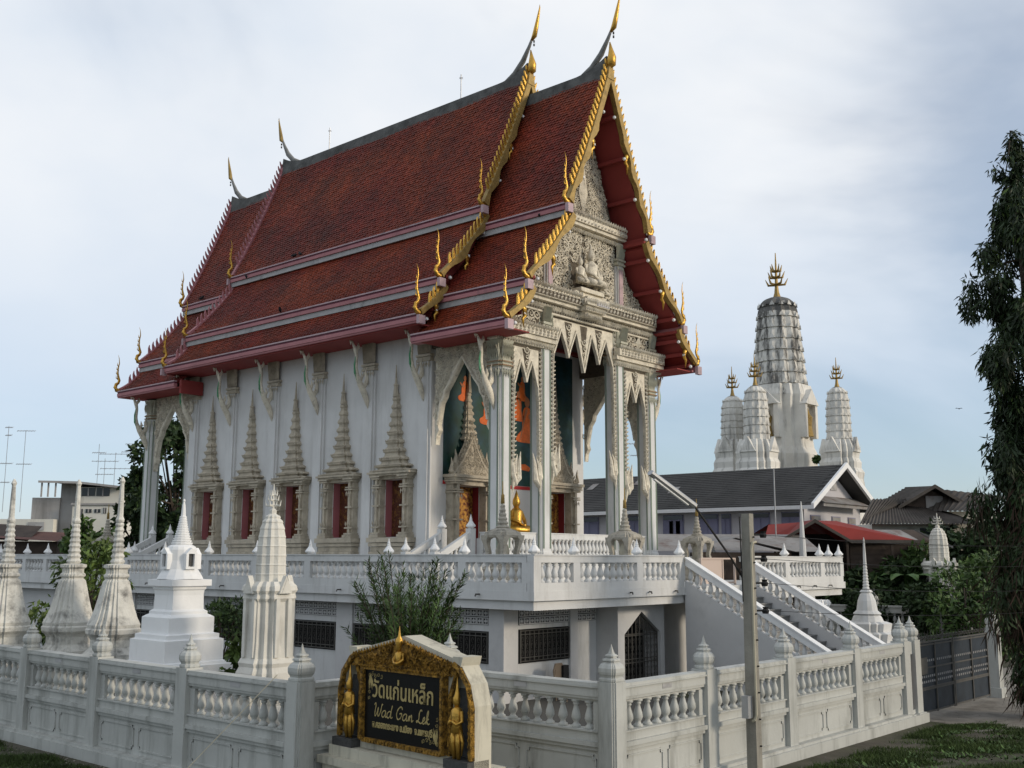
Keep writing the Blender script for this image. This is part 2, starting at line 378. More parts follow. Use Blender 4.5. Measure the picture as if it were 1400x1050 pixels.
def FRONT(y): return lambda u, v, w: (u, y-w, v)
def LEFT(x): return lambda u, v, w: (x-w, u, v)
# ================================================================== GROUND
g = MB(); g.add([(-900,-900,0),(900,-900,0),(900,900,0),(-900,900,0)], [(0,1,2,3)])
struct(g.build('ground', M['soil']))
g = MB(); g.add([(10.5,13.4,.004),(13.6,13.4,.004),(13.6,10.1,.004),(24.8,10.1,.004),(24.8,17,.004),(48,17,.004),(48,60,.004),(10.5,60,.004)], [tuple(range(8))])
struct(g.build('courtyard', M['court']))
g = MB(); g.add([(24.2,8.2,.004),(26.0,7.4,.004),(33,4.4,.004),(40,3,.004),(40,12,.004),(30.2,13,.004),(25.2,13,.004),(25.0,9.2,.004)], [tuple(range(8))])
struct(g.build('path', M['path']))

# ================================================================== shared finials and balusters
fb = MB()   # terrace balusters and fence balusters: turned profile, unit height
fb.loft(ngon(8), [(.30,0),(.30,.08),(.19,.12),(.15,.2),(.24,.27),(.30,.36),(.27,.5),(.17,.7),(.13,.8),(.2,.84),(.2,.88),(.15,.9),(.29,.94),(.29,1)])
BAL = fb.mesh('baluster', M['white'], True); BALF = fb.mesh('fence_baluster', M['fence'], True)
fb = MB()   # lotus-bud cap of the terrace posts, unit height .42
fb.loft(ngon(8, .39), [(.07,0),(.10,.02),(.155,.06),(.16,.09),(.12,.14),(.075,.2),(.05,.23),(.055,.25),(.04,.28),(.045,.3),(.03,.34),(.005,.44)])
BUD = fb.mesh('bud_finial', M['bwhite'])
fb = MB()   # fence pillar crown: moulding, bulb, discs, spike
prof = [(.16,0),(.17,.02),(.17,.05),(.145,.07),(.155,.1),(.17,.12),(.18,.16),(.18,.22),(.155,.27),(.11,.31),(.10,.325),(.125,.335),(.12,.36),(.075,.38),(.07,.395),(.09,.405),(.085,.425),(.05,.445),(.035,.48),(.018,.54),(.004,.6)]
fb.loft(RD, prof); CROWN_SQ = fb.mesh('crown_finial', M['fence'])
fb = MB(); prof2 = [(r*1.03 if .1 < z < .3 else r, z) for r, z in prof]
fb.loft(fluted(12, .07), prof2); CROWN_FL = fb.mesh('crown_finial', M['fence'])

# ================================================================== TERRACE
TX0, TX1, TY0, TY1 = 20.1, 37.5, 17.0, 50.0
SX0, SX1 = 26.86, 30.5
ter = thing('temple_terrace', 'raised white terrace with balustrades and barred storey below, carrying the red roofed hall', 'terrace', (TX0, TY0, 0))
b = MB()
b.box(TX0+.1,TY0+.1,2.34,TX1-.1,TY1-.1,2.57); b.box(TX0,TY0,2.571,TX1,TY1,2.80)
b.box(TX0+.6,18.5,.0,26.0,TY1-.6,2.339); b.box(26.0,19.0,0,TX1-.6,TY1-.6,2.339)
b.build('slab', M['white'], ter)
# wall dressing of the lower storey
lw = MB()
for y0, y1 in ((18.46,18.95),(20.95,22.0),(24.3,25.0),(27.05,28.9),(31.1,33.3),(36.3,39),(41,50)):
    lw.box(TX0+.52,y0,0,TX0+.61,y1,2.338)
lw.box(20.598,18.42,0,21.15,18.499,2.338); lw.box(23.3,18.42,0,23.62,18.51,2.338)
lw.box(24.55,17.75,0,24.86,18.52,2.338)      # doorway block, in three pieces round the opening
lw.box(26.62,17.75,0,26.835,18.52,2.338)
lw.prism([(24.86,1.52),(25.7,2.12),(26.62,1.52),(26.62,2.338),(24.86,2.338)],'xz',17.75,18.45)
lw.each('lower_wall', M['wallgrey'], ter)
gr = MB()
ventm = MB()
for a in range(4):
    ventm.box(*[( -.1,-.03,-.09,-.075,.0,.09),(.075,-.03,-.09,.1,.0,.09),(-.075,-.03,.067,.075,.0,.09),(-.075,-.03,-.09,.075,.0,-.067)][a])
ventm.prism([(-.06,0),(0,.05),(.06,0),(0,-.05)],'xz',-.025,-.005)
ventm.box(-.07,-.02,-.008,.07,-.004,.008); ventm.box(-.008,-.019,-.066,.008,-.003,.066)
VENT = ventm.mesh('vent_block', M['wallgrey'])
barm = MB(); barm.tube([(0,0,0),(0,0,1)], .013, 5); BAR = barm.mesh('bar', M['iron'])
def grille(parent, p0, p1, z0, z1, n, name='window_grille', twist=True):
    """iron grille on a vertical plane between two plan points; bars are separate sub-parts"""
    fr = MB(); d = Vector((p1[0]-p0[0], p1[1]-p0[1], 0)); w = d.length
    for z in (z0+.03, z0+.12, z1-.12, z1-.03): fr.tube([(p0[0],p0[1],z),(p1[0],p1[1],z)], .014, 5)
    for q in (p0, p1): fr.tube([(q[0],q[1],z0),(q[0],q[1],z1)], .022, 5)
    if twist:   # scrolled infill between the bars
        for i in range(n):
            t = (i+.5)/n; c = Vector((p0[0],p0[1],0))+d*t; u = d.normalized()
            k = int((z1-z0)/.22)
            for j in range(k):
                zc = z0+.15+(z1-z0-.3)*(j+.5)/k; s = 1 if j % 2 else -1
                fr.tube([tuple(c+u*(.035*math.cos(a)*s)+Vector((0,0,zc+.07*math.sin(a)))) for a in (0,1,2.1,3.1,4.2,5.2)], .006, 3)
    f = fr.build(name, M['iron'], parent)
    for i in range(1, n):
        t = i/n; inst('bar', BAR, f, (p0[0]+d.x*t, p0[1]+d.y*t, z0+.03), scale=(1,1,z1-z0-.06))
    return f
xw = TX0+.56
for y0, y1 in ((18.98,20.92),(22.03,24.27),(25.03,27.02),(28.93,31.07),(33.33,36.27)):
    pn = MB(); pn.box(TX0+.59,y0+.02,.93,TX0+.598,y1-.02,1.74); pn.build('window_dark_panel', M['dark'], ter)  # flat dark sheet on the solid wall paints the unlit window depth
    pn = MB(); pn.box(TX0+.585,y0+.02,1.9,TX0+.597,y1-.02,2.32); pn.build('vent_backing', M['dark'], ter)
    grille(ter, (xw-.02,y0+.04), (xw-.02,y1-.04), .95, 1.74, 9)
    n = int((y1-y0)/.205)
    for i in range(n):
        for j in range(2): inst('vent_block', VENT, ter, (xw+.02, y0+.12+i*(y1-y0-.24)/(n-1), 2.0+j*.2), rot=(0,0,-math.pi/2))
pn = MB(); pn.box(21.2,18.46,.94,23.27,18.498,1.79); pn.build('window_dark_panel', M['dark'], ter)
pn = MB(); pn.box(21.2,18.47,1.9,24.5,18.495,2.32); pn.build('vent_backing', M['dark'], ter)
grille(ter, (21.24,18.42), (23.23,18.42), .96, 1.78, 11)
for i in range(10):
    for j in range(2): inst('vent_block', VENT, ter, (21.32+i*.205, 18.46, 2.0+j*.2))
for i in range(4):
    for j in range(2): inst('vent_block', VENT, ter, (23.73+i*.205, 18.46, 2.0+j*.2))
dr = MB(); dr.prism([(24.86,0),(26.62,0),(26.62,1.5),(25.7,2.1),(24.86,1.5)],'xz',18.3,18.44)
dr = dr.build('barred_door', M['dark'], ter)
f = MB()
for z in (.03,.72,.82,1.46,1.5): f.tube([(24.88,17.85,z),(26.6,17.85,z)], .016, 5)
for x in (24.88,25.72,26.6): f.tube([(x,17.85,0),(x,17.85,1.5)], .02, 5)
f.tube([(24.86,17.85,1.5),(25.7,17.85,2.09),(26.61,17.85,1.5)], .022, 5)
for i in range(14):
    x = 24.95+i*.122
    for j in range(7):
        zc = .12+j*.2; s = 1 if (i+j) % 2 else -1
        f.tube([(x+.03*s*math.cos(a),17.85,zc+.07*math.sin(a)) for a in (0,1.2,2.4,3.6,4.8)], .007, 3)
for k in range(6): scroll(f, FRONT(17.86), 25.72+(.1 if k%2 else -.1), 1.57+.07*k, .09-.008*k, 1.2, 0, 1 if k%2 else -1, .1, .01, 9)
gate_f = f.build('door_grille', M['iron'], dr)
for i in range(9): inst('bar', BAR, dr, (24.98+i*.185,17.85,.03), scale=(1.3,1.3,1.45+max(0,.5-abs(i-4)*.12)))
# drain spouts on the slab edge
sp = MB(); sp.tube([(0,0,0),(0,-.14,0),(0,-.16,-.05)], .022, 6); SPOUT = sp.mesh('drain_spout', M['iron'])
for x in (24.1,25.0,26.3): inst('drain_spout', SPOUT, ter, (x,TY0,2.7), rot=(0,0,R(-30)))
for x in (33.8,35.0,36.2): inst('drain_spout', SPOUT, ter, (x,TY0,2.7), rot=(0,0,R(-30)))
for y in (18.8,24.2,26.2,30,34.5): inst('drain_spout', SPOUT, ter, (TX0,y,2.7), rot=(0,0,R(-90)))
def balustrade(parent, p0, p1, posts, z0, zt, bal, name='balustrade', step=.27, th=.11, m='white', railh=.2, footh=.2, bud=True, skip=0):
    """straight run: bottom rail, top rail, posts at distances, turned balusters between"""
    d = Vector((p1[0]-p0[0], p1[1]-p0[1], 0)); Lr = d.length; u = d/Lr; nrm = Vector((-u.y, u.x, 0))
    mb = MB()
    def blk(a, b_, za, zb, t):
        pts = []
        for z in (za, zb):
            for s_, q in ((-1, a), (-1, b_), (1, b_), (1, a)):
                w = Vector((p0[0], p0[1], 0))+u*q+nrm*(t*s_); pts.append((w.x, w.y, z))
        mb.add(pts, [(0,3,2,1),(4,5,6,7),(0,1,5,4),(1,2,6,5),(2,3,7,6),(3,0,4,7)])
    blk(0, Lr, z0, z0+footh, th*.98); blk(0, Lr, zt-railh, zt-.03, th*.98); blk(0, Lr, zt-.032, zt, th*1.2)
    for q in posts: blk(q-.14, q+.14, z0+footh-.002, zt-railh+.002, th*.96)
    o = mb.build(name, M[m], parent)
    pp = sorted(posts)
    for a, c in zip(pp[:-1], pp[1:]):
        w = c-a-.28; n = max(1, int(round(w/step)))
        for i in range(n):
            q = a+.14+w*(i+.5)/n; P = Vector((p0[0], p0[1], 0))+u*q
            h = zt-railh-z0-footh
            inst('baluster', bal, o, (P.x, P.y, z0+footh), scale=(h*.62, h*.62, h))
    if bud:
        for q in pp[skip:]:
            P = Vector((p0[0], p0[1], 0))+u*q
            inst('bud_finial', BUD, o, (P.x, P.y, zt))
    return o
balustrade(ter, (TX0+.005,TY0+.12), (SX0-.05,TY0+.12), [.14,1.7,4.5,6.62], 2.801, 3.69, BAL)
balustrade(ter, (SX1+.05,TY0+.12), (TX1-.12,TY0+.12), [.14,2.6,5.2,6.75], 2.801, 3.69, BAL)
balustrade(ter, (TX0+.12,TY0+.25), (TX0+.12,TY1-.1), [.02,2.2,5.1,8.55,11.2,13.85,16.55,19.0,21.9,25.2,27.0,29.5,32.4], 2.801, 3.69, BAL, step=.275, skip=1)
balustrade(ter, (TX1-.12,TY0+.25), (TX1-.12,TY1-.1), [.3,5.1,11.2,16.55,22,27.0,32.4], 2.801, 3.69, BAL, step=.8)

# ================================================================== STAIRCASE
st = thing('front_staircase', 'white staircase with grey treads and sloping balustrades climbing to the terrace', 'staircase', ((SX0+SX1)/2, 15, 0))
nst = 16; rise = 2.80/nst; tr = .285
for i in range(nst):
    z = 2.80-rise*i; y = TY0-tr*i
    sb = MB(); sb.box(SX0+.16,y-tr,0 if i > nst-3 else z-rise*2.2,SX1-.16,y,z-rise*.999-.03); sb.box(SX0+.16,y-tr-.03,z-rise-.03,SX1-.16,y-.031,z-rise,1)
    sb.build('step', [M['step'], M['step']], st)
ye = TY0-tr*nst
for x0, x1, nm in ((SX0-.02,SX0+.16,0),(SX1-.16,SX1+.02,1)):
    sw = MB(); sw.prism([(TY0+.02,0),(ye-.35,0),(ye-.35,.35),(ye,.42),(TY0+.02,2.98)],'yz',x0,x1)
    sw.build('side_wall', M['wallgrey'], st)
    hr = MB(); xm = (x0+x1)/2
    def slope(y): return 2.98+(y-TY0)*(2.98-.42)/(TY0-ye)
    hr.prism([(TY0-.02,slope(TY0)+.42),(ye-.1,slope(ye)+.38),(ye-.1,slope(ye)+.56),(TY0-.02,slope(TY0)+.62)],'yz',xm-.11,xm+.11)
    hr.prism([(TY0-.02,slope(TY0)+.622),(ye-.1,slope(ye)+.562),(ye-.1,slope(ye)+.6),(TY0-.02,slope(TY0)+.66)],'yz',xm-.14,xm+.14)
    h = hr.build('handrail', M['bwhite'], st)
    n = 21
    for i in range(n):
        y = ye+.12+(TY0-.25-ye)*i/(n-1)
        inst('baluster', BAL, h, (xm,y,slope(y)-.02), scale=(.27,.27,.46))
    nw = MB(); nw.box(xm-.14,ye-.42,0,xm+.14,ye-.12,1.12); nw.loft(SQ,[(.17,1.12),(.17,1.16)],(xm,ye-.27,0)); nwo = nw.build('newel_post', M['white'], st)
    inst('bud_finial', BUD, nwo, (xm,ye-.27,1.16), scale=(1.1,1.1,1.2))
# folding gate across the top of the stair
pg = thing('stair_gate', 'low pinkish metal gate standing open at the top of the front stairs', 'gate', (29.6,TY0+.4,2.8))
b = MB()
for x in (28.35,29.6,30.85-.5): b.box(x-.03,17.37,2.8,x+.03,17.43,3.62)
b.box(28.33,17.375,3.58,30.38,17.425,3.63); b.box(28.33,17.375,2.84,30.38,17.425,2.9); b.build('frame', M['pinkgate'], pg)
b = MB(); b.box(28.38,17.395,2.9,29.57,17.405,3.58); b.build('sheet_panel', M['pinkgate'], pg)

# ================================================================== TEMPLE HALL
hall = thing('temple_hall', 'tall white Thai ordination hall with steep tiered red roofs and gilded gables', 'temple', (CX, 32, 2.8))
HW = 4.15          # half width to wall face
WX = CX-HW         # left wall face
FY, BY = 25.3, 39.3
p = MB(); p.box(CX-4.6,24.9,2.802,CX+4.6,39.7,3.3); p.box(CX-4.75,24.75,2.803,CX+4.75,39.85,3.0); p.build('plinth', M['white'], hall)
p = MB(); p.box(CX-4.55,21.55,2.804,CX+4.55,24.74,3.5); p.box(CX-4.55,39.86,2.804,CX+4.55,43.3,3.5); p.each('porch_floor', M['white'], hall)
# left wall with window openings
PIL = [25.45,28.22,30.98,33.74,36.5,39.2]
WIN = [(a+c)/2 for a, c in zip(PIL[:-1], PIL[1:])]
wl = MB(); w0, w1 = WX, WX+.65; SZ, HZ = 4.28, 6.2
ys = [FY]+sum([[y-.52, y+.52] for y in WIN], [])+[BY]
for i in range(0, len(ys), 2): wl.box(w0, ys[i], 3.301, w1, ys[i+1], 11.3)
for y in WIN: wl.box(w0, y-.52, 3.301, w1, y+.52, SZ); wl.box(w0, y-.52, HZ, w1, y+.52, 11.3)
wl.build('side_wall', M['wall'], hall)
wr = MB(); wr.box(CX+HW-.65, FY, 3.301, CX+HW, BY, 11.3); wr.build('side_wall', M['wall'], hall)
wb = MB(); wb.box(WX+.651, BY-.5, 3.301, CX+HW-.651, BY, 11.3); wb.build('rear_wall', M['wall'], hall)
# front wall with two doors
DX = (CX-2.35, CX+2.35); DZ = 6.0; dw = .62
wf = MB(); xs = [WX+.651, DX[0]-dw, DX[0]+dw, DX[1]-dw, DX[1]+dw, CX+HW-.651]
for i in (0, 2, 4): wf.box(xs[i], FY, 3.302, xs[i+1], FY+.6, 11.4)
for d in DX: wf.box(d-dw, FY, DZ, d+dw, FY+.6, 11.4)
wf.build('front_wall', M['wall'], hall)
gab = MB(); gab.prism([(CX-4.1,11.3),(CX+4.1,11.3),(CX+2.4,14.6),(CX,20.6),(CX-2.4,14.6)],'xz',39.1,39.29); gab.build('rear_gable_wall', M['wall'], hall)
# pilasters with fluted capitals
def pilaster(parent, fn, u, zc, w=.36, d=.14, z0=3.3, capm='stone', top=11.2, corner=False):
    mb = MB()
    def bx(u0, u1, v0, v1, dd): 
        q = [fn(u0,v0,0),fn(u1,v0,0),fn(u1,v1,0),fn(u0,v1,0),fn(u0,v0,dd),fn(u1,v0,dd),fn(u1,v1,dd),fn(u0,v1,dd)]
        mb.add(q, [(0,3,2,1),(4,5,6,7),(0,1,5,4),(1,2,6,5),(2,3,7,6),(3,0,4,7)])
    bx(u-w, u+w, z0, zc, d*.55); bx(u-w*.72, u+w*.72, z0, zc, d)
    o = mb.build('pilaster', M['wall'], parent)
    mb = MB()
    for k, (z, h, e) in enumerate(((zc,.08,.04),(zc+.09,.06,.01),(zc+.16,.08,.05))): bx(u-w-e, u+w+e, z, z+h, d+e)
    for i in range(9):
        uu = u-w+(i+.5)*2*w/9; leaf = [(uu-w/9,zc+.27),(uu+w/9,zc+.27),(uu+w/9*1.03,top),(uu-w/9*1.03,top)]
        mb.add([fn(a,b_,d*.8) for a,b_ in leaf]+[fn(uu,zc+.27,d*1.25),fn(uu,top,d*1.25+.1)], [(0,4,5,3),(4,1,2,5),(0,1,4),(3,5,2)])
    fringe(mb, lambda a,b_,c: fn(a,b_,d+c), u-w, u+w, zc, .22, .12, .03)
    c = mb.build('capital', M[capm], o)
    return o
for y in PIL: pilaster(hall, LEFT(WX), y, 10.05, w=.3)
# windows ---------------------------------------------------------
def half_tier(mb, fn, u, z0, z1, w, d, cham=.25):
    """projecting half-pyramid block with a small ogee: bottom wide, top narrower"""
    secs = [(w*.86,d*.9,z0),(w*1.04,d*1.05,z0+(z1-z0)*.16),(w*1.0,d*1.0,z0+(z1-z0)*.38),(w*.72,d*.78,z0+(z1-z0)*.6),(w*.66,d*.74,z1)]
    pl = lambda a, b_: [(-a,0),(-a,b_*(1-cham)),(-a*(1-cham),b_*(1-cham)),(-a*(1-cham),b_),(a*(1-cham),b_),(a*(1-cham),b_*(1-cham)),(a,b_*(1-cham)),(a,0)]
    vs = []; fs = []
    for a, b_, z in secs: vs += [fn(u+x, z, w_) for x, w_ in pl(a, b_)]
    for k in range(len(secs)-1):
        for i in range(7): fs.append((k*8+i, k*8+i+1, (k+1)*8+i+1, (k+1)*8+i))
    fs.append(tuple(range(8))); fs.append(tuple((len(secs)-1)*8+i for i in range(8)))
    mb.add(vs, fs)
def spire(mb, fn, u, tiers, ztip, d0=.34):
    for (w, z0), (w1, z1) in zip(tiers[:-1], tiers[1:]):
        half_tier(mb, fn, u, z0, z1+.02, w, d0*(w/tiers[0][0])**.6+.06)
        if w > .25: fringe(mb, lambda a,b_,c: fn(a,b_,d0*(w/tiers[0][0])**.6+.06+c), u-w*.92, u+w*.92, z0+(z1-z0)*.22, (z1-z0)*.3, .09, .03, False)
    zt = tiers[-1][1]
    mb.tube([fn(u,zt-.1,.1),fn(u,zt+.25,.1),fn(u,zt+.3,.1),fn(u,zt+.36,.1),fn(u,ztip,.1)], [.11,.07,.1,.05,.012], 6)
SP = [(1.0,6.44),(.80,6.58),(.60,6.8),(.45,7.08),(.36,7.38),(.30,7.68),(.25,7.98),(.21,8.28),(.17,8.58),(.13,8.86),(.10,9.1)]
def jambs(mb, fn, u, hw, z0, z1, w=.3, d=.3):
    for s in (-1, 1):
        c = u+s*(hw+w*.55)
        for k in range(3):   # clustered shafts
            cc = c+(k-1)*w*.3; dd = d*(.75+.25*(k == 1))
            mb.add([fn(cc-w*.17,z0,0),fn(cc+w*.17,z0,0),fn(cc+w*.17,z0,dd),fn(cc-w*.17,z0,dd),fn(cc-w*.17,z1,0),fn(cc+w*.17,z1,0),fn(cc+w*.17,z1,dd),fn(cc-w*.17,z1,dd)],
                   [(0,3,2,1),(4,5,6,7),(0,1,5,4),(1,2,6,5),(2,3,7,6),(3,0,4,7)])
        for z, h, e in ((z0,.1,.08),(z0+.11,.06,.04),(z0+.32,.05,.03),(z0+(z1-z0)*.5,.05,.02),(z1-.42,.05,.04),(z1-.34,.04,.03),(z1-.12,.06,.05),(z1-.05,.05,.1)):
            half_box(mb, fn, c-w*.5-e, c+w*.5+e, z, z+h, d+e)
        fringe(mb, lambda a,b_,cx: fn(a,b_,d+.02+cx), c-w*.5, c+w*.5, z0+.38, .2, .1, .03, False)
        fringe(mb, lambda a,b_,cx: fn(a,b_,d+.02+cx), c-w*.5, c+w*.5, z1-.44, .2, .1, .03)
def half_box(mb, fn, u0, u1, v0, v1, d, d0=0.0):
    q = [fn(u0,v0,d0),fn(u1,v0,d0),fn(u1,v1,d0),fn(u0,v1,d0),fn(u0,v0,d),fn(u1,v0,d),fn(u1,v1,d),fn(u0,v1,d)]
    mb.add(q, [(0,3,2,1),(4,5,6,7),(0,1,5,4),(1,2,6,5),(2,3,7,6),(3,0,4,7)])
wins = []
def window(y):
    fn = LEFT(WX)
    mb = MB(); jambs(mb, fn, y, .52, SZ-.02, HZ+.12)
    half_box(mb, fn, y-.54, y+.54, HZ+.002, HZ+.14, .2)
    for z, h, w, d in ((3.5,.18,.98,.42),(3.68,.12,.93,.36),(3.80,.16,.9,.3),(3.97,.12,.95,.36),(4.1,.16,.99,.42)): half_box(mb, fn, y-w, y+w, z, z+h*.97, d)
    for z, h, w, d in ((HZ+.12,.06,.98,.36),(HZ+.18,.07,1.04,.42)): half_box(mb, fn, y-w, y+w, z, z+h*.97, d)
    o = mb.build('window', M['stone'], hall)
    mb = MB(); spire(mb, fn, y, SP, 10.1); mb.build('spire_pediment', M['stone'], o)
    mb = MB()
    mb.add([(WX+.003,y+.515,SZ),(WX+.3,y+.515,SZ),(WX+.3,y+.515,HZ),(WX+.003,y+.515,HZ)], [(0,1,2,3)])
    mb.add([(WX+.003,y-.515,SZ),(WX+.3,y-.515,SZ),(WX+.3,y-.515,HZ),(WX+.003,y-.515,HZ)], [(0,1,2,3)])
    mb.add([(WX+.003,y-.515,SZ+.004),(WX+.3,y-.515,SZ+.004),(WX+.3,y+.515,SZ+.004),(WX+.003,y+.515,SZ+.004)], [(0,1,2,3)])
    mb.build('reveal', M['rosy'], o)
    mb = MB(); mb.box(WX+.3,y-.52,SZ,WX+.35,y-.01,HZ); mb.box(WX+.3,y+.01,SZ,WX+.35,y+.52,HZ); mb.box(WX+.36,y-.52,SZ,WX+.37,y+.52,HZ)
    for s in (-1,1): mb.box(WX+.28,y+s*.26-.2,SZ+.12,WX+.299,y+s*.26+.2,HZ-.12)
    mb.build('shutter', M['shutter'], o)
for y in WIN: window(y)
# doors with gabled surrounds --------------------------------------
def door(x):
    fn = FRONT(FY); mb = MB()
    jambs(mb, fn, x, dw, 3.5, DZ+.15, .34, .42)
    half_box(mb, fn, x-dw, x+dw, DZ+.002, DZ+.17, .36)
    for z, h, w, d in ((DZ+.16,.08,1.08,.5),(DZ+.24,.1,1.14,.56)): half_box(mb, fn, x-w, x+w, z, z+h*.97, d)
    o = mb.build('doorway', M['stone'], hall)
    mb = MB(); za = DZ+.34
    for k, (hw_, zz, ht, dd) in enumerate(((.94,za,1.3,.3),(.68,za+.3,1.4,.22))):
        P = [(x-hw_,zz),(x-hw_*.5,zz+ht*.38),(x,zz+ht),(x+hw_*.5,zz+ht*.38),(x+hw_,zz)]
        mb.tube([fn(a,b_,dd*.9) for a,b_ in P], .06, 5)
        for (a0,b0),(a1,b1) in zip(P[:-1],P[1:]):
            for t in np.linspace(.05,.95,6): leaf3(mb, lambda a,b_,c: fn(a,b_,dd*.85+c), a0+(a1-a0)*t, b0+(b1-b0)*t+.04, (.05 if a1>x else -.05), .2, .05, .05)
        for s in (-1,1): mb.tube([fn(x+s*hw_,zz,dd),fn(x+s*(hw_+.1),zz+.1,dd),fn(x+s*(hw_+.06),zz+.35,dd),fn(x+s*(hw_+.1),zz+.55,dd)], [.08,.09,.05,.01], 5)
    half_box(mb, fn, x-.78, x+.78, za, za+.3, .3); mb.prism([(x-.92,za),(x-.42,za+.52),(x,za+1.4),(x+.42,za+.52),(x+.92,za)],'xz',FY-.28,FY-.02)
    carving(mb, FRONT(FY-.29), lambda u,v: abs(u-x) < (.85-(v-za)*.72)*.85 and v > za+.06, x-.9, x+.9, za, za+1.2, .1, 3)
    for k in range(8):
        z0 = za+1.2+k*.22; w = .32*(1-k*.1); half_tier(mb, fn, x, z0, z0+.24, w, .28*(1-k*.08))
    zt = za+1.2+8*.22
    mb.tube([fn(x,zt-.1,.1),fn(x,zt+.4,.1),fn(x,zt+1.1,.1)], [.09,.05,.01], 6)
    mb.build('gabled_pediment', M['stone'], o)
    mb = MB()
    for s in (-1,1): mb.add([(x+s*(dw-.004),FY+.003,3.5),(x+s*(dw-.004),FY+.33,3.5),(x+s*(dw-.004),FY+.33,DZ),(x+s*(dw-.004),FY+.003,DZ)],[(0,1,2,3)])
    mb.build('reveal', M['redp'], o)
    mb = MB(); mb.box(x-dw+.02,FY-.02,3.52,x-dw+.06,FY+.45,DZ-.03); mb.build('door_leaf', M['golddoor'], o)   # folded open against the jamb
    mb = MB(); mb.box(x-dw+.01,FY+.28,3.52,x+dw-.01,FY+.34,DZ-.02); mb.build('door_leaf', M['golddoor'], o)
for x in DX: door(x)
# mural above the dado ------------------------------------------------
mu = MB(); mu.add([(WX+.66,FY-.004,6.15),(CX+HW-.66,FY-.004,6.15),(CX+HW-.66,FY-.004,11.2),(WX+.66,FY-.004,11.2)],[(0,1,2,3)])
mu = mu.build('mural', M['mural'], hall)
b = MB(); b.box(WX+.66,FY-.02,6.02,CX+HW-.66,FY-.001,6.14); b.build('red_border', mat('red_border_paint',(.42,.03,.03),.6), mu)
def blob(mb, pts, y): mb.add([(x,y,z) for x,z in pts],[tuple(range(len(pts)))])
rd = random.Random(5)
for k in range(0):
    blob(b, [(x+rd.uniform(.5,.9)*math.cos(a),z+rd.uniform(.12,.3)*math.sin(a)) for a in np.linspace(0,6.1,11)], FY-.006-k*.0004)
def monk(x, z, s, fl=1):
    def sm(P, n=4):     # smooth closed outline
        Q = []; k = len(P)
        for a in range(k):
            p0, p1, p2, p3 = [np.array(P[(a+q) % k]) for q in (-1, 0, 1, 2)]
            for t in np.arange(n)/n: Q.append(tuple(.5*(2*p1+(p2-p0)*t+(2*p0-5*p1+4*p2-p3)*t*t+(3*p1-p0-3*p2+p3)*t**3)))
        return Q
    g_ = lambda L_: sm([(x+a*s*fl, z+b_*s) for a, b_ in L_])
    rb = MB(); rb.prism(g_([(-.36,.02),(.1,-.02),(.5,.02),(.42,.2),(.26,.34),(.24,.6),(.2,.9),(.06,1.0),(-.1,.92),(-.2,.6),(-.22,.34),(-.44,.2)]),'xz',FY-.016,FY-.008); rb.build('painted_robe', M['robe'], mu)
    hd = MB(); hd.prism(g_([(.04,.98),(.13,1.05),(.14,1.18),(.04,1.27),(-.06,1.18),(-.05,1.05)]),'xz',FY-.019,FY-.0165); hd.build('painted_head', M['skin'], mu)
    hd = MB(); hd.prism(g_([(-.05,.66),(-.26,.76),(-.34,.9),(-.28,.9),(-.18,.83),(-.02,.78)]),'xz',FY-.022,FY-.0195); hd.build('painted_arm', M['skin'], mu)
    fd = MB(); fd.prism(g_([(.02,.9),(.14,.6),(.3,.1),(.34,.1),(.2,.6),(.1,.92)]),'xz',FY-.018,FY-.0162); fd.build('painted_fold', M['skin'], mu)
monk(29.55,7.75,1.3,-1); monk(28.98,8.5,.85,1); monk(29.2,9.25,.7,1); monk(27.35,8.2,.85,1); monk(30.9,8.5,.85,-1); monk(26.2,8.9,.7,1)
rb = MB(); rb.prism([(29.0,6.75),(29.6,6.7),(29.7,6.82),(29.4,6.95),(29.1,6.92)],'xz',FY-.016,FY-.008); rb.build('painted_monk_robe', M['robe'], mu)
# ceilings
c = MB(); c.box(CX-4.1,22.36,11.32,CX+4.1,24.7,11.4); c.box(CX-4.1,39.6,10.9,CX+4.1,43,11); c.each('porch_ceiling', M['ceil'], hall)
# ------------------------------------------------------------------ columns
CYF, CYB = 22.27, 42.7
OUT = (CX-4.03, CX+4.03); INN = (CX-2.05, CX+2.05)
def column(x, y, zc, top):
    mb = MB(); w = .275
    mb.loft(RD, [(w*1.25,3.5),(w*1.25,3.62),(w*1.1,3.68),(w*1.1,3.78),(w,3.84),(w,zc)], (x,y,0)); o = mb.build('column', M['white'], hall)
    mb = MB()
    mb.loft(RD, [(w+.02,zc),(w+.06,zc+.05),(w+.02,zc+.1),(w+.02,zc+.12),(w+.07,zc+.17),(w+.03,zc+.22),(w-.01,zc+.26),(w+.03,top-.15),(w+.09,top)], (x,y,0))
    for fn in (FRONT(y-w-.02), LEFT(x-w-.02)):
        c = x if fn(0,0,0)[2] == 0 and fn(1,0,0)[0] == 1 else y
        fringe(mb, fn, c-w, c+w, zc, .34, .11, .04)
        fringe(mb, fn, c-w, c+w, zc+.24, top-zc-.3, .09, .05, False)
    mb.build('capital', M['greenpale'], o)
    mb = MB()
    for z in (zc+.05,zc+.17): mb.loft(RD, [(w+.068,z-.018),(w+.068,z+.018)], (x,y,0))
    mb.each('capital_ring', M['rust'], o)
    mb = MB()
    for s in (-1,1):
        for k in (.50,.60,.70): mb.box(x+s*w*k-.008,y-w-.008,3.9,x+s*w*k+.008,y-w-.0005,zc-.05); mb.box(x-w-.008,y+s*w*k-.008,3.9,x-w-.0005,y+s*w*k+.008,zc-.05)
    mb.build('green_stripe', mat('pale_green_line',(.20,.25,.19),.5) if 'pale_green_line' not in bpy.data.materials else bpy.data.materials['pale_green_line'], o)
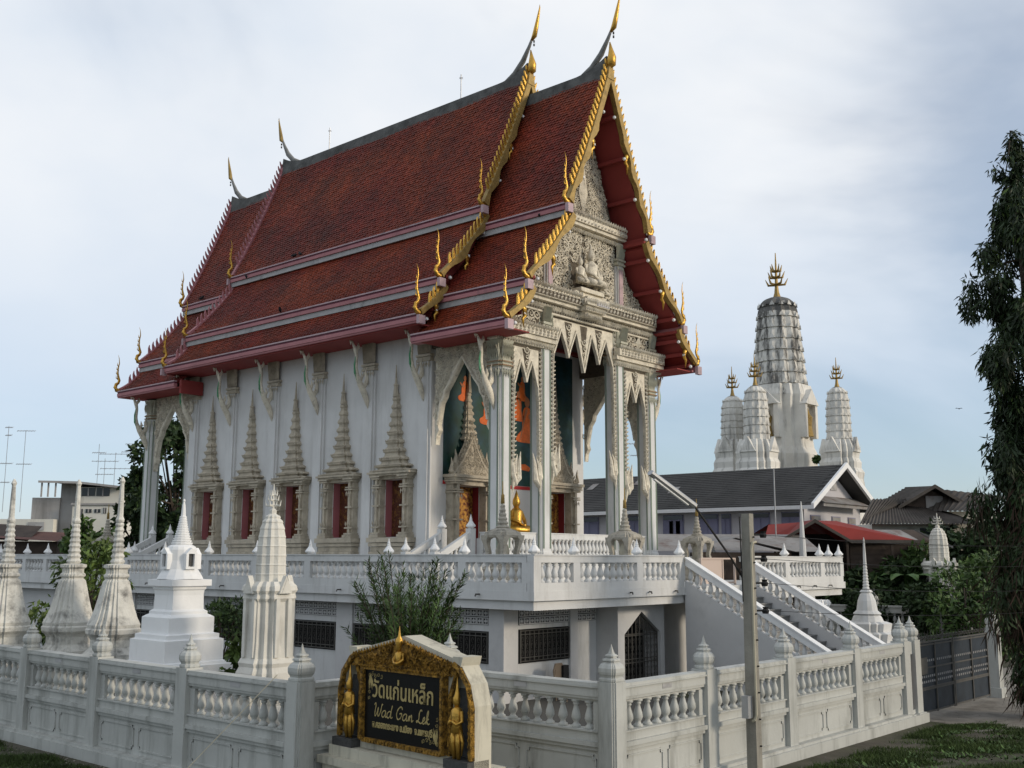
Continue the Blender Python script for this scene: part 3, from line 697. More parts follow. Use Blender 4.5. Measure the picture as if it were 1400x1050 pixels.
for x in OUT: column(x, CYF, 9.5, 10.35)
for x in INN: column(x, CYF, 10.7, 11.55)
for x in OUT: column(x, CYB, 9.5, 10.35)
for x in INN: column(x, CYB, 10.7, 11.5)
# ------------------------------------------------------------------ front arches with hanging teeth
PY = 22.05       # carved front plane
FNP = FRONT(PY)
def tooth_panel(u0, u1, ztop, teeth, zside, name='pendant_arch', vd=.3):
    """teeth: list of (u, ztip); valleys between; narrow legs run down the columns"""
    mb = MB(); W_ = u1-u0; lw_ = .2
    edge = [(u0,zside),(u0+lw_*.6,zside),(u0+lw_*.7,ztop-2.0),(u0+lw_*.95,ztop-1.3)]
    us = [u0+lw_*.95]+[t[0] for t in teeth]+[u1-lw_*.95]
    vals = [(us[i]+us[i+1])/2 for i in range(len(us)-1)]
    for i, v in enumerate(vals):
        edge.append((v, ztop-vd+(0.06 if 0 < i < len(vals)-1 else 0)))
        if i < len(teeth): edge += [(teeth[i][0]-.09, teeth[i][1]+.3), (teeth[i][0], teeth[i][1]), (teeth[i][0]+.09, teeth[i][1]+.3)]
    edge += [(u1-lw_*.95,ztop-1.3),(u1-lw_*.7,ztop-2.0),(u1-lw_*.6,zside),(u1,zside)]
    poly = edge+[(u1,ztop),(u0,ztop)]
    mb.prism(poly,'xz',PY,PY+.1)
    o = mb.build(name, M['carve'], hall)
    mb = MB()
    for (a0,b0),(a1,b1) in zip(edge[1:-1],edge[2:-1]): mb.tube([FNP(a0,b0,.02),FNP(a1,b1,.02)], .035, 4)
    for u, zt in teeth:
        for k in range(4):
            z = zt+.4+k*.22; r = .05+.02*k
            if z < ztop-.1: scroll(mb, FNP, u, z, r*1.25, 1.3, k, 1 if k % 2 else -1, .2, .04, 10)
    for u in (u0+.075,u1-.075):
        n = int((ztop-zside)/.15)
        for i in range(n): leaf3(mb, FNP, u, ztop-.1-i*.15, .0, -.16, .055, .07)
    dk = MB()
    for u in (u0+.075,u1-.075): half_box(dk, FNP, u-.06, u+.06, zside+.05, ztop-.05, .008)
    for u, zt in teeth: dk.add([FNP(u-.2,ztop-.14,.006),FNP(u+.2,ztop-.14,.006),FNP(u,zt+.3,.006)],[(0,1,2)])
    half_box(dk, FNP, u0, u1, ztop-.1, ztop-.02, .007); dk.build('painted_groove_shade', M['carveback'], o, kind='stuff')  # thin dark plates paint groove shade behind the beads and teeth
    for s, u in ((1,u0),(-1,u1)):      # saw-tooth beads on the inner edge, flame hook below
        n = int((ztop-1.6-zside)/.14)
        for i in range(n): leaf3(mb, FNP, u+s*.13, zside+.1+i*.14, s*.11, .07, .045, .06)
        mb.tube([FNP(u+s*.08,zside+.1,0),FNP(u+s*.1,zside-.35,.04),FNP(u+s*.22,zside-.62,.05),FNP(u+s*.34,zside-.45,.05),FNP(u+s*.38,zside+.05,.04),FNP(u+s*.46,zside+.4,.03)],[.07,.09,.1,.1,.06,.01],6)
        mb.tube([FNP(u+s*.16,zside-.3,.03),FNP(u+s*.2,zside+.05,.05),FNP(u+s*.3,zside+.3,.04)],[.09,.06,.01],5)
        mb.tube([FNP(u+s*.14,zside-.5,.03),FNP(u+s*.08,zside-.95,.02)],[.08,.01],5)
    mb.build('pendant_carving', M['carve'], o, kind='stuff')
tooth_panel(INN[0]+.22, INN[1]-.22, 11.6, [(CX-.85,10.25),(CX,9.85),(CX+.85,10.25)], 6.9, vd=.42)
tooth_panel(OUT[0]+.25, INN[0]-.22, 10.36, [((OUT[0]+INN[0])/2+.02,9.15)], 6.5, vd=.5)
tooth_panel(INN[1]+.22, OUT[1]-.25, 10.36, [((OUT[1]+INN[1])/2-.02,9.15)], 6.5, vd=.5)
# ------------------------------------------------------------------ side ogee arches
def side_arch(xp, y0, y1, name='side_arch', zs=7.6, apex=10.05, top=10.55, th=.2):
    yc = (y0+y1)/2; hw_ = (y1-y0)/2
    curve = [(0,apex),(.16,apex-.28),(.42,apex-.75),(.62,apex-1.05),(.66,apex-1.25),(.78,apex-1.45),(.86,apex-1.9),(.9,zs+.3),(.86,zs+.12),(.94,zs-.05),(.97,zs-.35)]
    e = [(yc-a*hw_,z) for a, z in reversed(curve)]+[(yc+a*hw_,z) for a, z in curve[1:]]
    o = None
    for sgn in (-1, 1):
        half = [(yc+sgn*a*hw_, z) for a, z in curve]
        poly = half+[(yc+sgn*hw_,zs-.35),(yc+sgn*hw_,top),(yc,top)]
        mb = MB(); mb.prism(poly,'yz',xp,xp+th); mb.tube([(xp-.02,a,b_) for a,b_ in half[:-3]], .055, 5)
        if o is None: o = mb.build(name, M['carve'], hall)
        else: mb.build('spandrel', M['carve'], o)
    mb = MB()
    def ins(u, v):
        a = abs(u-yc)/hw_
        if a > .95 or v > top-.1: return False
        zc_ = np.interp(a, [c_[0] for c_ in curve[:8]], [c_[1] for c_ in curve[:8]])
        return v > zc_+.16
    carving(mb, LEFT(xp-.005), ins, y0, y1, zs, top, .15, 9); carving(mb, LEFT(xp), ins, y0, y1, zs, top, .09, 19)
    mb.build('spandrel_carving', M['carve'], o, kind='stuff')
    mb = MB()
    mb.box(xp-.05,y0-.15,top,xp+th+.05,y1+.15,top+.28); mb.build('arch_beam', M['ceil'], o)
side_arch(WX+.03, CYF+.3, 25.05); side_arch(WX+.03, 39.6, CYB-.3)
side_arch(CX+HW-.25, CYF+.3, 25.05); side_arch(CX+HW-.25, 39.6, CYB-.3)
# ------------------------------------------------------------------ entablature and pediment of the front gable
for x0, x1 in ((CX-4.55,CX-1.75),(CX+1.75,CX+4.55)):
    e = MB(); e.box(x0,PY-.1,10.36,x1,PY+.3,10.55); e.box(x0-.08,PY-.2,10.552,x1+.08,PY+.3,10.7); e.box(x0-.02,PY-.28,10.702,x1+.02,PY+.3,10.95)
    lower_beam = e.build('lower_beam', M['carve'], hall); e = MB()
    fringe(e, FRONT(PY-.1), x0, x1, 10.57, .24, .13, .06); fringe(e, FRONT(PY-.28), x0, x1, 10.9, .2, .13, .07, False)
    for k in range(14): leaf3(e, FRONT(PY-.29), x0+.1+k*.195, 10.72, .09, .1, .05, .04); leaf3(e, FRONT(PY-.29), x0+.2+k*.195, 10.82, -.09, .1, .05, .04)
    e.build('leaf_moulding', M['carve'], lower_beam, kind='stuff')
e = MB()   # upper outer panels
e.box(CX-4.1,PY-.02,10.951,CX-2.3,PY+.3,11.75); e.box(CX+2.3,PY-.02,10.951,CX+4.1,PY+.3,11.75)
pnl = e.each('scroll_panel', M['carveback'], hall)
e = MB()
for xc in (CX-3.2,CX+3.2): carving(e, FRONT(PY-.02), lambda u,v: abs(u-xc) < .82 and 11.02 < v < 11.72, xc-.9, xc+.9, 10.98, 11.75, .2, 4); leaf3(e, FRONT(PY-.03), xc, 11.05, 0, .62, .16, .08)
e.build('scroll_carving', M['carve'], pnl, kind='stuff')
for xc in (CX-3.95,CX-2.15,CX+2.15,CX+3.95): pilaster(hall, FRONT(PY-.02), xc, 11.0, w=.17, d=.12, z0=10.96, capm='greenpale', top=11.74)
e = MB()
e.box(CX-4.05,PY-.12,11.56,CX+4.05,PY+.3,11.9); e.box(CX-4.0,PY-.3,11.902,CX+4.0,PY+.3,12.02); e.box(CX-3.88,PY-.42,12.022,CX+3.88,PY+.3,12.3)
e.box(CX-.62,PY-.66,12.06,CX+.62,PY-.421,12.335); e.box(CX-.55,PY-.56,11.88,CX+.55,PY-.301,12.058); e.box(CX-.45,PY-.44,11.7,CX+.45,PY-.121,11.878)
cor = e.build('main_cornice', M['carve'], hall)
e = MB()
fringe(e, FRONT(PY-.12), CX-4.0, CX+4.0, 11.9, .26, .14, .07); fringe(e, FRONT(PY-.42), CX-3.86, CX-.62, 12.26, .22, .15, .08, False); fringe(e, FRONT(PY-.42), CX+.62, CX+3.86, 12.26, .22, .15, .08, False)
for k in range(45):
    x = CX-4.3+k*.195
    if .75 < abs(x-CX) < 3.75: leaf3(e, FRONT(PY-.43), x, 12.05, .09, .11, .05, .04); leaf3(e, FRONT(PY-.43), x+.1, 12.16, -.09, .1, .05, .04)
fringe(e, FRONT(PY-.66), CX-.6, CX+.6, 12.3, .2, .12, .05); fringe(e, FRONT(PY-.56), CX-.54, CX+.54, 12.04, .17, .11, .05); fringe(e, FRONT(PY-.44), CX-.44, CX+.44, 11.86, .22, .11, .05)
fringe(e, LEFT(CX-.62), PY-.66, PY-.42, 12.3, .2, .12, .05); fringe(e, FRONT(PY-.12), CX-4.0, CX+4.0, 11.62, .18, .13, .06, False)
e.build('leaf_moulding', M['carve'], cor, kind='stuff')
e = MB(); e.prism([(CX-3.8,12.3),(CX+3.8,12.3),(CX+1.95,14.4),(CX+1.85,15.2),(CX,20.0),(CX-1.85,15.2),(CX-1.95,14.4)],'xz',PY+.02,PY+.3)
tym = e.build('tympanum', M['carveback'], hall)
hwz = lambda z: float(np.interp(z, [12.3,14.4,15.2,20.0],[3.8,1.95,1.85,0]))
e = MB(); carving(e, FRONT(PY+.02), lambda u,v: abs(u-CX) < hwz(v)-.12 and not (abs(u-CX) < .7 and v < 13.7), CX-3.9, CX+3.9, 12.36, 14.72, .205, 21)
carving(e, FRONT(PY+.01), lambda u,v: abs(u-CX) < hwz(v)-.1 and not (abs(u-CX) < .7 and v < 13.7), CX-3.9, CX+3.9, 12.42, 14.74, .13, 27)
e.build('scroll_carving', M['carve'], tym, kind='stuff')
e = MB(); carving(e, FRONT(PY+.02), lambda u,v: abs(u-CX) < hwz(v)-.14 and not (abs(u-CX)<.25 and v<17), CX-2, CX+2, 15.27, 19.7, .16, 22)
carving(e, FRONT(PY+.01), lambda u,v: abs(u-CX) < hwz(v)-.08, CX-2, CX+2, 15.3, 19.7, .1, 24)
for w in (.42,.3,.18): leaf3(e, FRONT(PY-.02), CX, 15.4, 0, 1.9*w/.3*.7, w*.62, .06+.05*(.45-w))
e.build('scroll_carving', M['carve'], tym, kind='stuff')
e = MB()
e.box(CX-2.35,PY-.1,14.75,CX+2.35,PY+.3,14.9); e.box(CX-2.3,PY-.26,14.902,CX+2.3,PY+.3,15.02); e.box(CX-2.2,PY-.34,15.022,CX+2.2,PY+.3,15.22)
c2 = e.build('upper_cornice', M['carve'], hall)
e = MB(); fringe(e, FRONT(PY-.1), CX-2.3, CX+2.3, 14.9, .24, .13, .07); fringe(e, FRONT(PY-.34), CX-2.2, CX+2.2, 15.2, .2, .14, .07, False)
for k in range(22): leaf3(e, FRONT(PY-.35), CX-2.1+k*.195, 15.05, .09, .08, .04, .04)
e.build('leaf_moulding', M['carve'], c2, kind='stuff')
for xc in (CX-2.0,CX+2.0):
    pilaster(hall, FRONT(PY), xc, 14.0, w=.2, d=.16, z0=12.3, capm='greenpale', top=14.74)
    e = MB(); e.box(xc-.11,PY-.19,12.5,xc+.11,PY-.161,13.85); e.build('mosaic_panel', M['pinkl'], hall)
# figures on the bracketed shelf
e = MB(); e.box(CX-.95,PY-.4,12.302,CX+.85,PY+.0,12.52); e.box(CX-.75,PY-.5,12.522,CX+.55,PY,12.66)
shf = e.build('figure_shelf', M['carve'], hall)
e = MB(); e.box(CX-4.0,PY-.125,11.62,CX+4.0,PY-.119,11.88); e.box(CX-3.86,PY-.426,12.04,CX+3.86,PY-.419,12.24); e.build('painted_groove_shade', M['carveback'], cor, kind='stuff')  # dark bands paint the shade behind the cornice leaf fringes
e = MB(); e.box(CX-.1,PY-.685,12.09,CX+.6,PY-.662,12.24); e.build('name_plaque', M['lilac'], shf)
def seated(x, y, z, s, nm, face=1):
    mb = MB()
    mb.tube([(x,y,z+.05*s),(x,y,z+.3*s),(x,y,z+.6*s),(x,y,z+.74*s)],[.2*s,.17*s,.2*s,.07*s],8)       # torso
    mb.tube([(x,y,z+.72*s),(x,y,z+.84*s),(x,y,z+.95*s),(x,y,z+1.05*s),(x,y,z+1.22*s)],[.07*s,.12*s,.11*s,.06*s,.01*s],8)
    mb.tube([(x-.12*s,y,z+.1*s),(x-.36*s,y-.18*s,z+.1*s),(x+.1*s,y-.3*s,z+.06*s)],[.12*s,.11*s,.07*s],7)
    mb.tube([(x+.12*s,y,z+.1*s),(x+.36*s,y-.18*s,z+.1*s),(x-.1*s,y-.34*s,z+.1*s)],[.12*s,.11*s,.07*s],7)
    for q in (-1,1): mb.tube([(x+q*.2*s,y,z+.6*s),(x+q*.3*s,y-.05*s,z+.36*s),(x+q*.16*s,y-.22*s,z+(.3 if q<0 else .2)*s),(x+q*.02*s,y-.26*s,z+.2*s)],[.07*s,.06*s,.045*s,.05*s],6)
    return mb
e = seated(CX+.05,PY-.3,12.8,1.25,'f'); e.build('seated_figure', M['carve'], shf, True)
e = seated(CX-.62,PY-.35,12.8,.85,'f'); e.build('kneeling_figure', M['carve'], shf, True)
e = seated(CX+.62,PY-.3,12.62,.7,'f'); e.build('kneeling_figure', M['carve'], shf, True)

# ================================================================== ROOFS
def tier_curve(x0, z0, x1, z1, sag, n):
    """concave slope curve from upper to lower end (half-width x, height z)"""
    L_ = math.hypot(x1-x0, z1-z0); nx, nz = (z0-z1)/L_, (x1-x0)/L_     # outward normal
    return [(x0+(x1-x0)*t-nx*sag*4*t*(1-t), z0+(z1-z0)*t-nz*sag*4*t*(1-t)) for t in np.linspace(0, 1, n)]
def tiles(curve, ya, yb, sgn, dwid=.155, drow=.125):
    c = np.array(curve); seg = np.hypot(*np.diff(c, axis=0).T); s = np.concatenate(([0], np.cumsum(seg))); Lt = s[-1]
    nr = int(Lt/drow); nc = int((yb-ya)/dwid)
    V = []; F = []
    def pt(q, lift):
        q = min(max(q, 0), Lt); i = min(int(np.searchsorted(s, q, 'right'))-1, len(seg)-1); t = (q-s[i])/seg[i]
        x = c[i,0]+(c[i+1,0]-c[i,0])*t; z = c[i,1]+(c[i+1,1]-c[i,1])*t
        dx, dz = (c[i+1]-c[i])/seg[i]
        return x-dz*lift, z+dx*lift
    for r in range(nr):
        q0 = r*drow; q1 = q0+drow*1.0
        U = pt(q0-drow*.25, .012); Lw = pt(q1, .045); Bm = pt(q1+drow*.38, .045); D = pt(q1+drow*.05, .0); Db = pt(q1+drow*.42, .0)
        off = (r % 2)*.5
        for k in range(nc):
            y0 = ya+(k+off)*dwid; y1 = y0+dwid*.965
            if y1 > yb+.05: continue
            ym = (y0+y1)/2; o = len(V); j = (random.random()-.5)*.02+.012*math.sin(k*.21+r*.13)+.01*math.sin(k*.05+1.7)
            for (x, z), yy in ((U,y0),(U,y1),(Lw,y1),(Bm,ym),(Lw,y0),(D,y1),(Db,ym),(D,y0)):
                V.append((CX+sgn*(x+j*.5), yy, z+j*.4))
            F += [(o,o+1,o+2,o+3,o+4),(o+4,o+3,o+6,o+7),(o+3,o+2,o+5,o+6)]
    mb = MB(); mb.v = V; mb.f = F; mb.m = [0]*len(F); return mb
FIN = MB(); FIN.prism([(-.05,0),(.12,.0),(.2,.08),(.22,.2),(.33,.36),(.16,.26),(.06,.14)],'xz',-.035,.035)
FING = FIN.mesh('fin', M['gold']); FINP = FIN.mesh('fin', M['pink'])
HK = MB()
HK.tube([(-.18,0,-.02),(-.04,0,-.1),(.1,0,-.06),(.17,0,.06),(.13,0,.2),(.03,0,.28),(.0,0,.4),(.05,0,.55),(.09,0,.75),(.08,0,.98),(.04,0,1.2),(.06,0,1.42),(.12,0,1.58)],[.08,.1,.1,.09,.08,.06,.065,.055,.043,.033,.024,.015,.005],7,flat=((0,1,0),.6))
for z, d in ((.5,.13),(.7,.14),(.9,.12),(1.1,.09)): HK.tube([(.06,0,z-.06),(.06+d*.7,0,z),(.06+d*.75,0,z+.12)],[.035,.022,.004],5,flat=((0,1,0),.6))
HOOK = HK.mesh('hook_finial', M['gold'], True)
TE = [((0,20.45),(2.36,15.06)),((2.22,14.66),(4.36,12.14)),((4.25,11.82),(5.28,10.74))]
TM = [((0,21.35),(2.5,15.72)),((2.36,15.33),(4.55,12.76)),((4.43,12.44),(5.45,11.36))]
def roof(name, label, tiersv, y0, y1, ends, tile_left=True, front_open=None):
    rf = MB()
    for (a, b_) in tiersv:      # boarding under the tiles (real thickness)
        cv = tier_curve(*a, *b_, .1, 7)
        for sg in (-1, 1):
            up = [(CX+sg*x, z) for x, z in cv]; dn = [(CX+sg*(x-.06), z-.14) for x, z in cv]
            rf.prism(up+dn[::-1], 'xz', y0+.12, y1-.12)
    o = rf.build(name, M['soffit'], hall)
    for ti, (a, b_) in enumerate(tiersv):
        cv = tier_curve(*a, *b_, .1, 9)
        for sg in (-1, 1):
            if sg < 0: tl = tiles(cv, y0+.1, y1-.1, sg)
            else: tl = tiles(cv, y0+.1, y1-.1, sg, .31, .25)
            tl.build('roof_tiles', M['tile'], o, kind='stuff')
            # fascia board, stripe, light lip, grey flashing under it
            x, z = b_; S_ = lambda v: CX+sg*v
            fa = MB()
            def bx(xa, xb, za, zb, mi): 
                xa_, xb_ = sorted((S_(xa), S_(xb))); fa.box(xa_, y0+.02, za, xb_, y1-.02, zb, mi)
            bx(x-.06, x+.09, z-.25, z-.122, 0); bx(x-.03, x+.07, z-.12, z-.052, 1); bx(x-.05, x+.10, z-.05, z+.0, 2)
            if ti < 2:
                bx(x-.12, x+.03, z-.45, z-.252, 3); bx(x-.34, x-.122, z-.42, z-.31, 4)
            else: bx(x-.25, x+.06, z-.31, z-.252, 0)
            fa.build('fascia', [M['pink'], M['magenta'], M['pinkl'], M['flash'], M['soffit']], o)
    # ridge cap rising to both finials
    yc0, yc1 = y0, y1; zr = tiersv[0][0][1]
    up = lambda y: .42*max(0, 1-(y-y0)/1.5)**2*(1 if ends[0] else 0)+.42*max(0, 1-(y1-y)/1.5)**2*(1 if ends[1] else 0)
    ysamp = np.concatenate((np.linspace(y0+.05, y0+1.8, 8), np.linspace(y0+2.2, y1-2.2, 5), np.linspace(y1-1.8, y1-.05, 8)))
    if y1-y0 < 5.5: ysamp = np.linspace(y0+.05, y1-.05, 16)
    rc = MB()
    for ya, yb in zip(ysamp[:-1], ysamp[1:]):
        ua, ub = up(ya), up(yb)
        rc.add([(CX-.15,ya,zr-.34),(CX+.15,ya,zr-.34),(CX+.07,ya,zr+.16+ua),(CX-.07,ya,zr+.16+ua),(CX-.15,yb,zr-.34),(CX+.15,yb,zr-.34),(CX+.07,yb,zr+.16+ub),(CX-.07,yb,zr+.16+ub)],
               [(0,3,7,4),(1,5,6,2),(3,2,6,7),(0,1,2,3),(4,7,6,5)])
    rc.build('ridge_cap', M['ridge'], o)
    # gable ends
    for ei, (yg, dy, isfront) in enumerate(((y0, -1, True), (y1, 1, False))):
        if not ends[ei]: continue
        # board faces gold outside at the front; the rear pair is painted pink
        bm_, fm_ = ('goldm', FING) if isfront else ('pink', FINP)
        for sg in (-1, 1):
            for ti, (a, b_) in enumerate(tiersv):
                ox = 0 if ti == 0 else .1
                A = (a[0]-(0 if ti == 0 else .05), a[1]+(.22 if ti == 0 else .1)); B_ = (b_[0]+.02, b_[1]+.12)
                cv = tier_curve(*A, *B_, .1, 25)
                Lb = sum(math.hypot(cv[i+1][0]-cv[i][0], cv[i+1][1]-cv[i][1]) for i in range(24))
                inner = []; s_ = 0
                for i in range(25):
                    if i: s_ += math.hypot(cv[i][0]-cv[i-1][0], cv[i][1]-cv[i-1][1])
                    j = min(i, 23); tx, tz = cv[j+1][0]-cv[j][0], cv[j+1][1]-cv[j][1]; l = math.hypot(tx, tz)
                    ph = s_/Lb; wv = 0.0
                    if ti == 0: wv = .1*math.sin(max(0, ph-.42)/.58*3.2*2*math.pi) if ph > .42 else 0
                    elif ti == 1: wv = .1*math.sin(ph*2*2*math.pi)
                    else: wv = .06*math.sin(ph*1.0*2*math.pi)
                    wd = (.215 if ti == 0 else .2)+wv*.75
                    inner.append((cv[i][0]+tz/l*wd, cv[i][1]-tx/l*wd))
                if ti == 0: inner[0] = (0.0, inner[0][1]-.25)
                mb = MB()
                for i in range(24):
                    q = [cv[i], cv[i+1], inner[i+1], inner[i]]
                    mb.prism([(CX+sg*u, v) for u, v in q], 'xz', yg-.09, yg+.09)
                bo = mb.build('bargeboard', M[bm_], o)
                # naga nose scrolls under the board (front only)
                if isfront:
                    ns = MB()
                    for ph, ln in {0: ((.55,.42),), 1: ((.6,.3),), 2: ((.55,.22),)}[ti]:
                        i = int(ph*24); u, v = inner[i]
                        P = [(u+.02,v+.1),(u-.1,v-.05),(u-.12,v-.25),(u-.02,v-.35),(u-.06,v-.55-ln*.3)]
                        ns.tube([(CX+sg*a_, yg, b2) for a_, b2 in P], [.1,.1,.08,.06,.012], 6, flat=((0,1,0),.7))
                    ns.build('naga_scroll', M['gold'], bo, True)
                # fins
                stepf = .26; nf = int((Lb-.35)/stepf); s_ = 0; i = 0
                acc = [0]
                for k in range(24): acc.append(acc[-1]+math.hypot(cv[k+1][0]-cv[k][0], cv[k+1][1]-cv[k][1]))
                for k in range(nf):
                    q = .18+k*stepf; i = min(int(np.searchsorted(acc, q, 'right'))-1, 23); t = (q-acc[i])/(acc[i+1]-acc[i])
                    u = cv[i][0]+(cv[i+1][0]-cv[i][0])*t; v = cv[i][1]+(cv[i+1][1]-cv[i][1])*t
                    tx, tz = cv[i+1][0]-cv[i][0], cv[i+1][1]-cv[i][1]; ang = math.atan2(-tz, -tx)   # pointing up the slope (towards ridge)
                    # fin local x runs up-slope, z outward
                    if sg > 0: inst('fin', fm_, bo, (CX+u, yg, v), rot=(0, math.atan2(-tz, tx), 0), scale=(-.8, .9, .72))
                    else: inst('fin', fm_, bo, (CX-u, yg, v), rot=(0, -math.atan2(-tz, tx), 0), scale=(.8, .9, .72))
                inst('hook_finial', HOOK, bo, (CX+sg*(b_[0]+.02), yg, b_[1]+.1), rot=(0, 0, 0 if sg > 0 else math.pi), scale=(1, 1, 1 if ti == 0 else .95))
        # finial (chofa): cement stem, gilded bulb and beak
        za = zr
        ap = MB(); ap.prism([(CX-.2,za-.35),(CX+.2,za-.35),(CX+.07,za+.3),(CX-.07,za+.3)],'xz',yg-.11,yg+.11); ap.build('apex_block', M[bm_], o)
        st_ = MB(); P = [(yg-dy*1.3, za+.1), (yg-dy*.75, za+.32), (yg-dy*.32, za+.72), (yg-dy*.02, za+1.2), (yg+dy*.16, za+1.55)]
        st_.tube([(CX, a_, b_) for a_, b_ in P], [.07,.12,.12,.075,.045], 7, flat=((1,0,0),.75)); so = st_.build('ridge_finial', M['stem'], o, True)
        gb = MB()
        if isfront:
            gb.tube([(CX,yg+dy*.02,za+.05),(CX,yg+dy*.1,za+.2),(CX,yg+dy*.13,za+.45),(CX,yg+dy*.1,za+.75),(CX,yg+dy*.06,za+1.05)],[.03,.17,.16,.08,.02],8)
        gb.tube([(CX,yg+dy*.1,za+1.42),(CX,yg+dy*.24,za+1.56),(CX,yg+dy*.32,za+1.85),(CX,yg+dy*.42,za+2.25),(CX,yg+dy*.5,za+2.6),(CX,yg+dy*.5,za+2.72)],[.05,.1,.085,.055,.025,.008],7)
        gb.build('finial_beak', M['gold'] if isfront else M['goldm'], so, True)
        bl = MB()
        for k in range(2): bl.tube([(CX,yg+dy*.22,za+1.38-k*.14),(CX,yg+dy*.22,za+1.3-k*.14)],[.035,.035],6)
        bl.each('hanging_bell', M['ridge'], so)
        # purlin ribs on the soffit in front of the gable wall
        if isfront:
            pr_ = MB()
            for ti, (a, b_) in enumerate(tiersv):
                cv = tier_curve(*a, *b_, .1, 9)
                for k in range(1 if ti else 2, 9, 2 if ti < 1 else 3):
                    x, z = cv[k]
                    for sg in (-1, 1):
                        xx = CX+sg*(x-.14); pr_.box(xx-.05, yg+.1, z-.26, xx+.05, yg+1.5, z-.13)
            pr_.each('purlin', M['soffit'], o)
            kn = MB()
            for ti, (a, b_) in enumerate(tiersv):
                cv = tier_curve(*a, *b_, .1, 9)
                for k in range(1 if ti else 2, 9, 2 if ti < 1 else 3):
                    x, z = cv[k]
                    for sg in (-1, 1): kn.loft(ngon(8), [(.02,-.06),(.06,-.03),(.06,.03),(.02,.06)], (CX+sg*(x-.2), yg+.02, z-.24))
            kn.each('purlin_knob', M['bwhite'], o)
    return o
roof('front_roof', '', TE, 20.85, 25.0, (True, False))
roof('rear_roof', '', TE, 39.0, 43.6, (False, True))
roof('main_roof', '', TM, 24.5, 39.55, (True, True))
# pink end blocks where gutters stop, and closing gable of the main roof over the porch roof
e = MB(); e.prism([(CX-5.2,11.3),(CX+5.2,11.3),(CX+4.3,12.6),(CX+2.3,15.2),(CX,21.2),(CX-2.3,15.2),(CX-4.3,12.6)],'xz',25.0,25.15); e.build('gable_closure', M['soffit'], hall)
e = MB()
for s in (-1,1):
    for x, z in ((2.5,15.6),(4.55,12.6),(5.45,11.2)):
        e.box(CX+s*(x+.05)-.14,24.3,z-.22,CX+s*(x+.05)+.14,24.42,z+.06)
        e.box(CX+s*(x+.05)-.12,39.6,z-.22,CX+s*(x+.05)+.12,39.7,z+.06)
    for x, z in ((2.36,14.95),(4.36,12.0),(5.28,10.6)): e.box(CX+s*(x+.02)-.13,20.7,z-.26,CX+s*(x+.02)+.13,20.83,z+.04)
e.each('gutter_end', M['pinkl'], hall)
# eaves soffit between wall and fascia, and rear porch eave box
e = MB()
for s in (-1,1):
    xa, xb = sorted((CX+s*4.15, CX+s*5.42)); e.box(xa,24.55,11.0,xb,39.5,11.05)
    xa, xb = sorted((CX+s*4.15, CX+s*5.25)); e.box(xa,20.95,10.42,xb,24.6,10.46); e.box(xa,38.75,10.42,xb,43.5,10.46)
    xa, xb = sorted((CX+s*4.2, CX+s*5.22)); e.box(xa,38.7,10.2,xb,38.85,10.75)
e.each('eave_soffit', M['soffit'], hall)
# beams over the porches
e = MB()
for s in (-1,1):
    x = CX+s*4.0; e.box(x-.18,21.9,10.47,x+.18,25.2,11.3); e.box(x-.18,39.5,10.47,x+.18,43,11.0)
e.box(CX-4.2,42.6,10.4,CX+4.2,43.0,11.6); e.each('porch_beam', M['carveback'], hall)
# ------------------------------------------------------------------ eave brackets (naga shaped)
BK = MB()
BK.tube([(0,0,-.15),(.07,0,.1),(.2,0,.4),(.4,0,.7),(.56,0,1.0),(.6,0,1.3),(.58,0,1.6),(.64,0,1.85),(.78,0,2.08)],[.02,.1,.13,.12,.085,.065,.06,.09,.03],7,flat=((0,1,0),.7))
BK.tube([(.25,0,.55),(.12,0,.75),(.1,0,.95),(.16,0,1.1),(.1,0,1.3)],[.08,.1,.08,.05,.01],6,flat=((0,1,0),.6))
BK.tube([(.4,0,.72),(.32,0,.95),(.36,0,1.12)],[.07,.06,.01],5,flat=((0,1,0),.6))
BK.tube([(.64,0,1.85),(.5,0,1.98),(.52,0,2.12)],[.08,.07,.02],5,flat=((0,1,0),.6))
BK.tube([(.78,0,2.1),(.9,0,2.12),(.86,0,2.0)],[.05,.05,.02],5,flat=((0,1,0),.6))
BKM = BK.mesh('eave_bracket', M['carve'], True)
BG = MB(); BG.tube([(.54,0,.8),(.65,0,1.05),(.67,0,1.35),(.63,0,1.62)],[.02,.04,.04,.02],5,flat=((0,1,0),.8)); BGM = BG.mesh('green_inlay', M['green'])
def bracket(x, y, z, sg, s=1.0):
    o = inst('eave_bracket', BKM, hall, (x,y,z), rot=(0,0,math.pi if sg < 0 else 0), scale=(s,s,s)); ORG[o.name] = Vector((x,y,z))
    link('green_inlay', BGM, o)
for y in PIL: bracket(WX-.12, y, 8.85, -1)
for y in PIL[:1]: bracket(CX+HW+.12, y, 8.85, 1)
for y in (CYF, CYB): bracket(CX-4.03-.27, y, 8.3, -1); bracket(CX+4.03+.27, y, 8.3, 1)
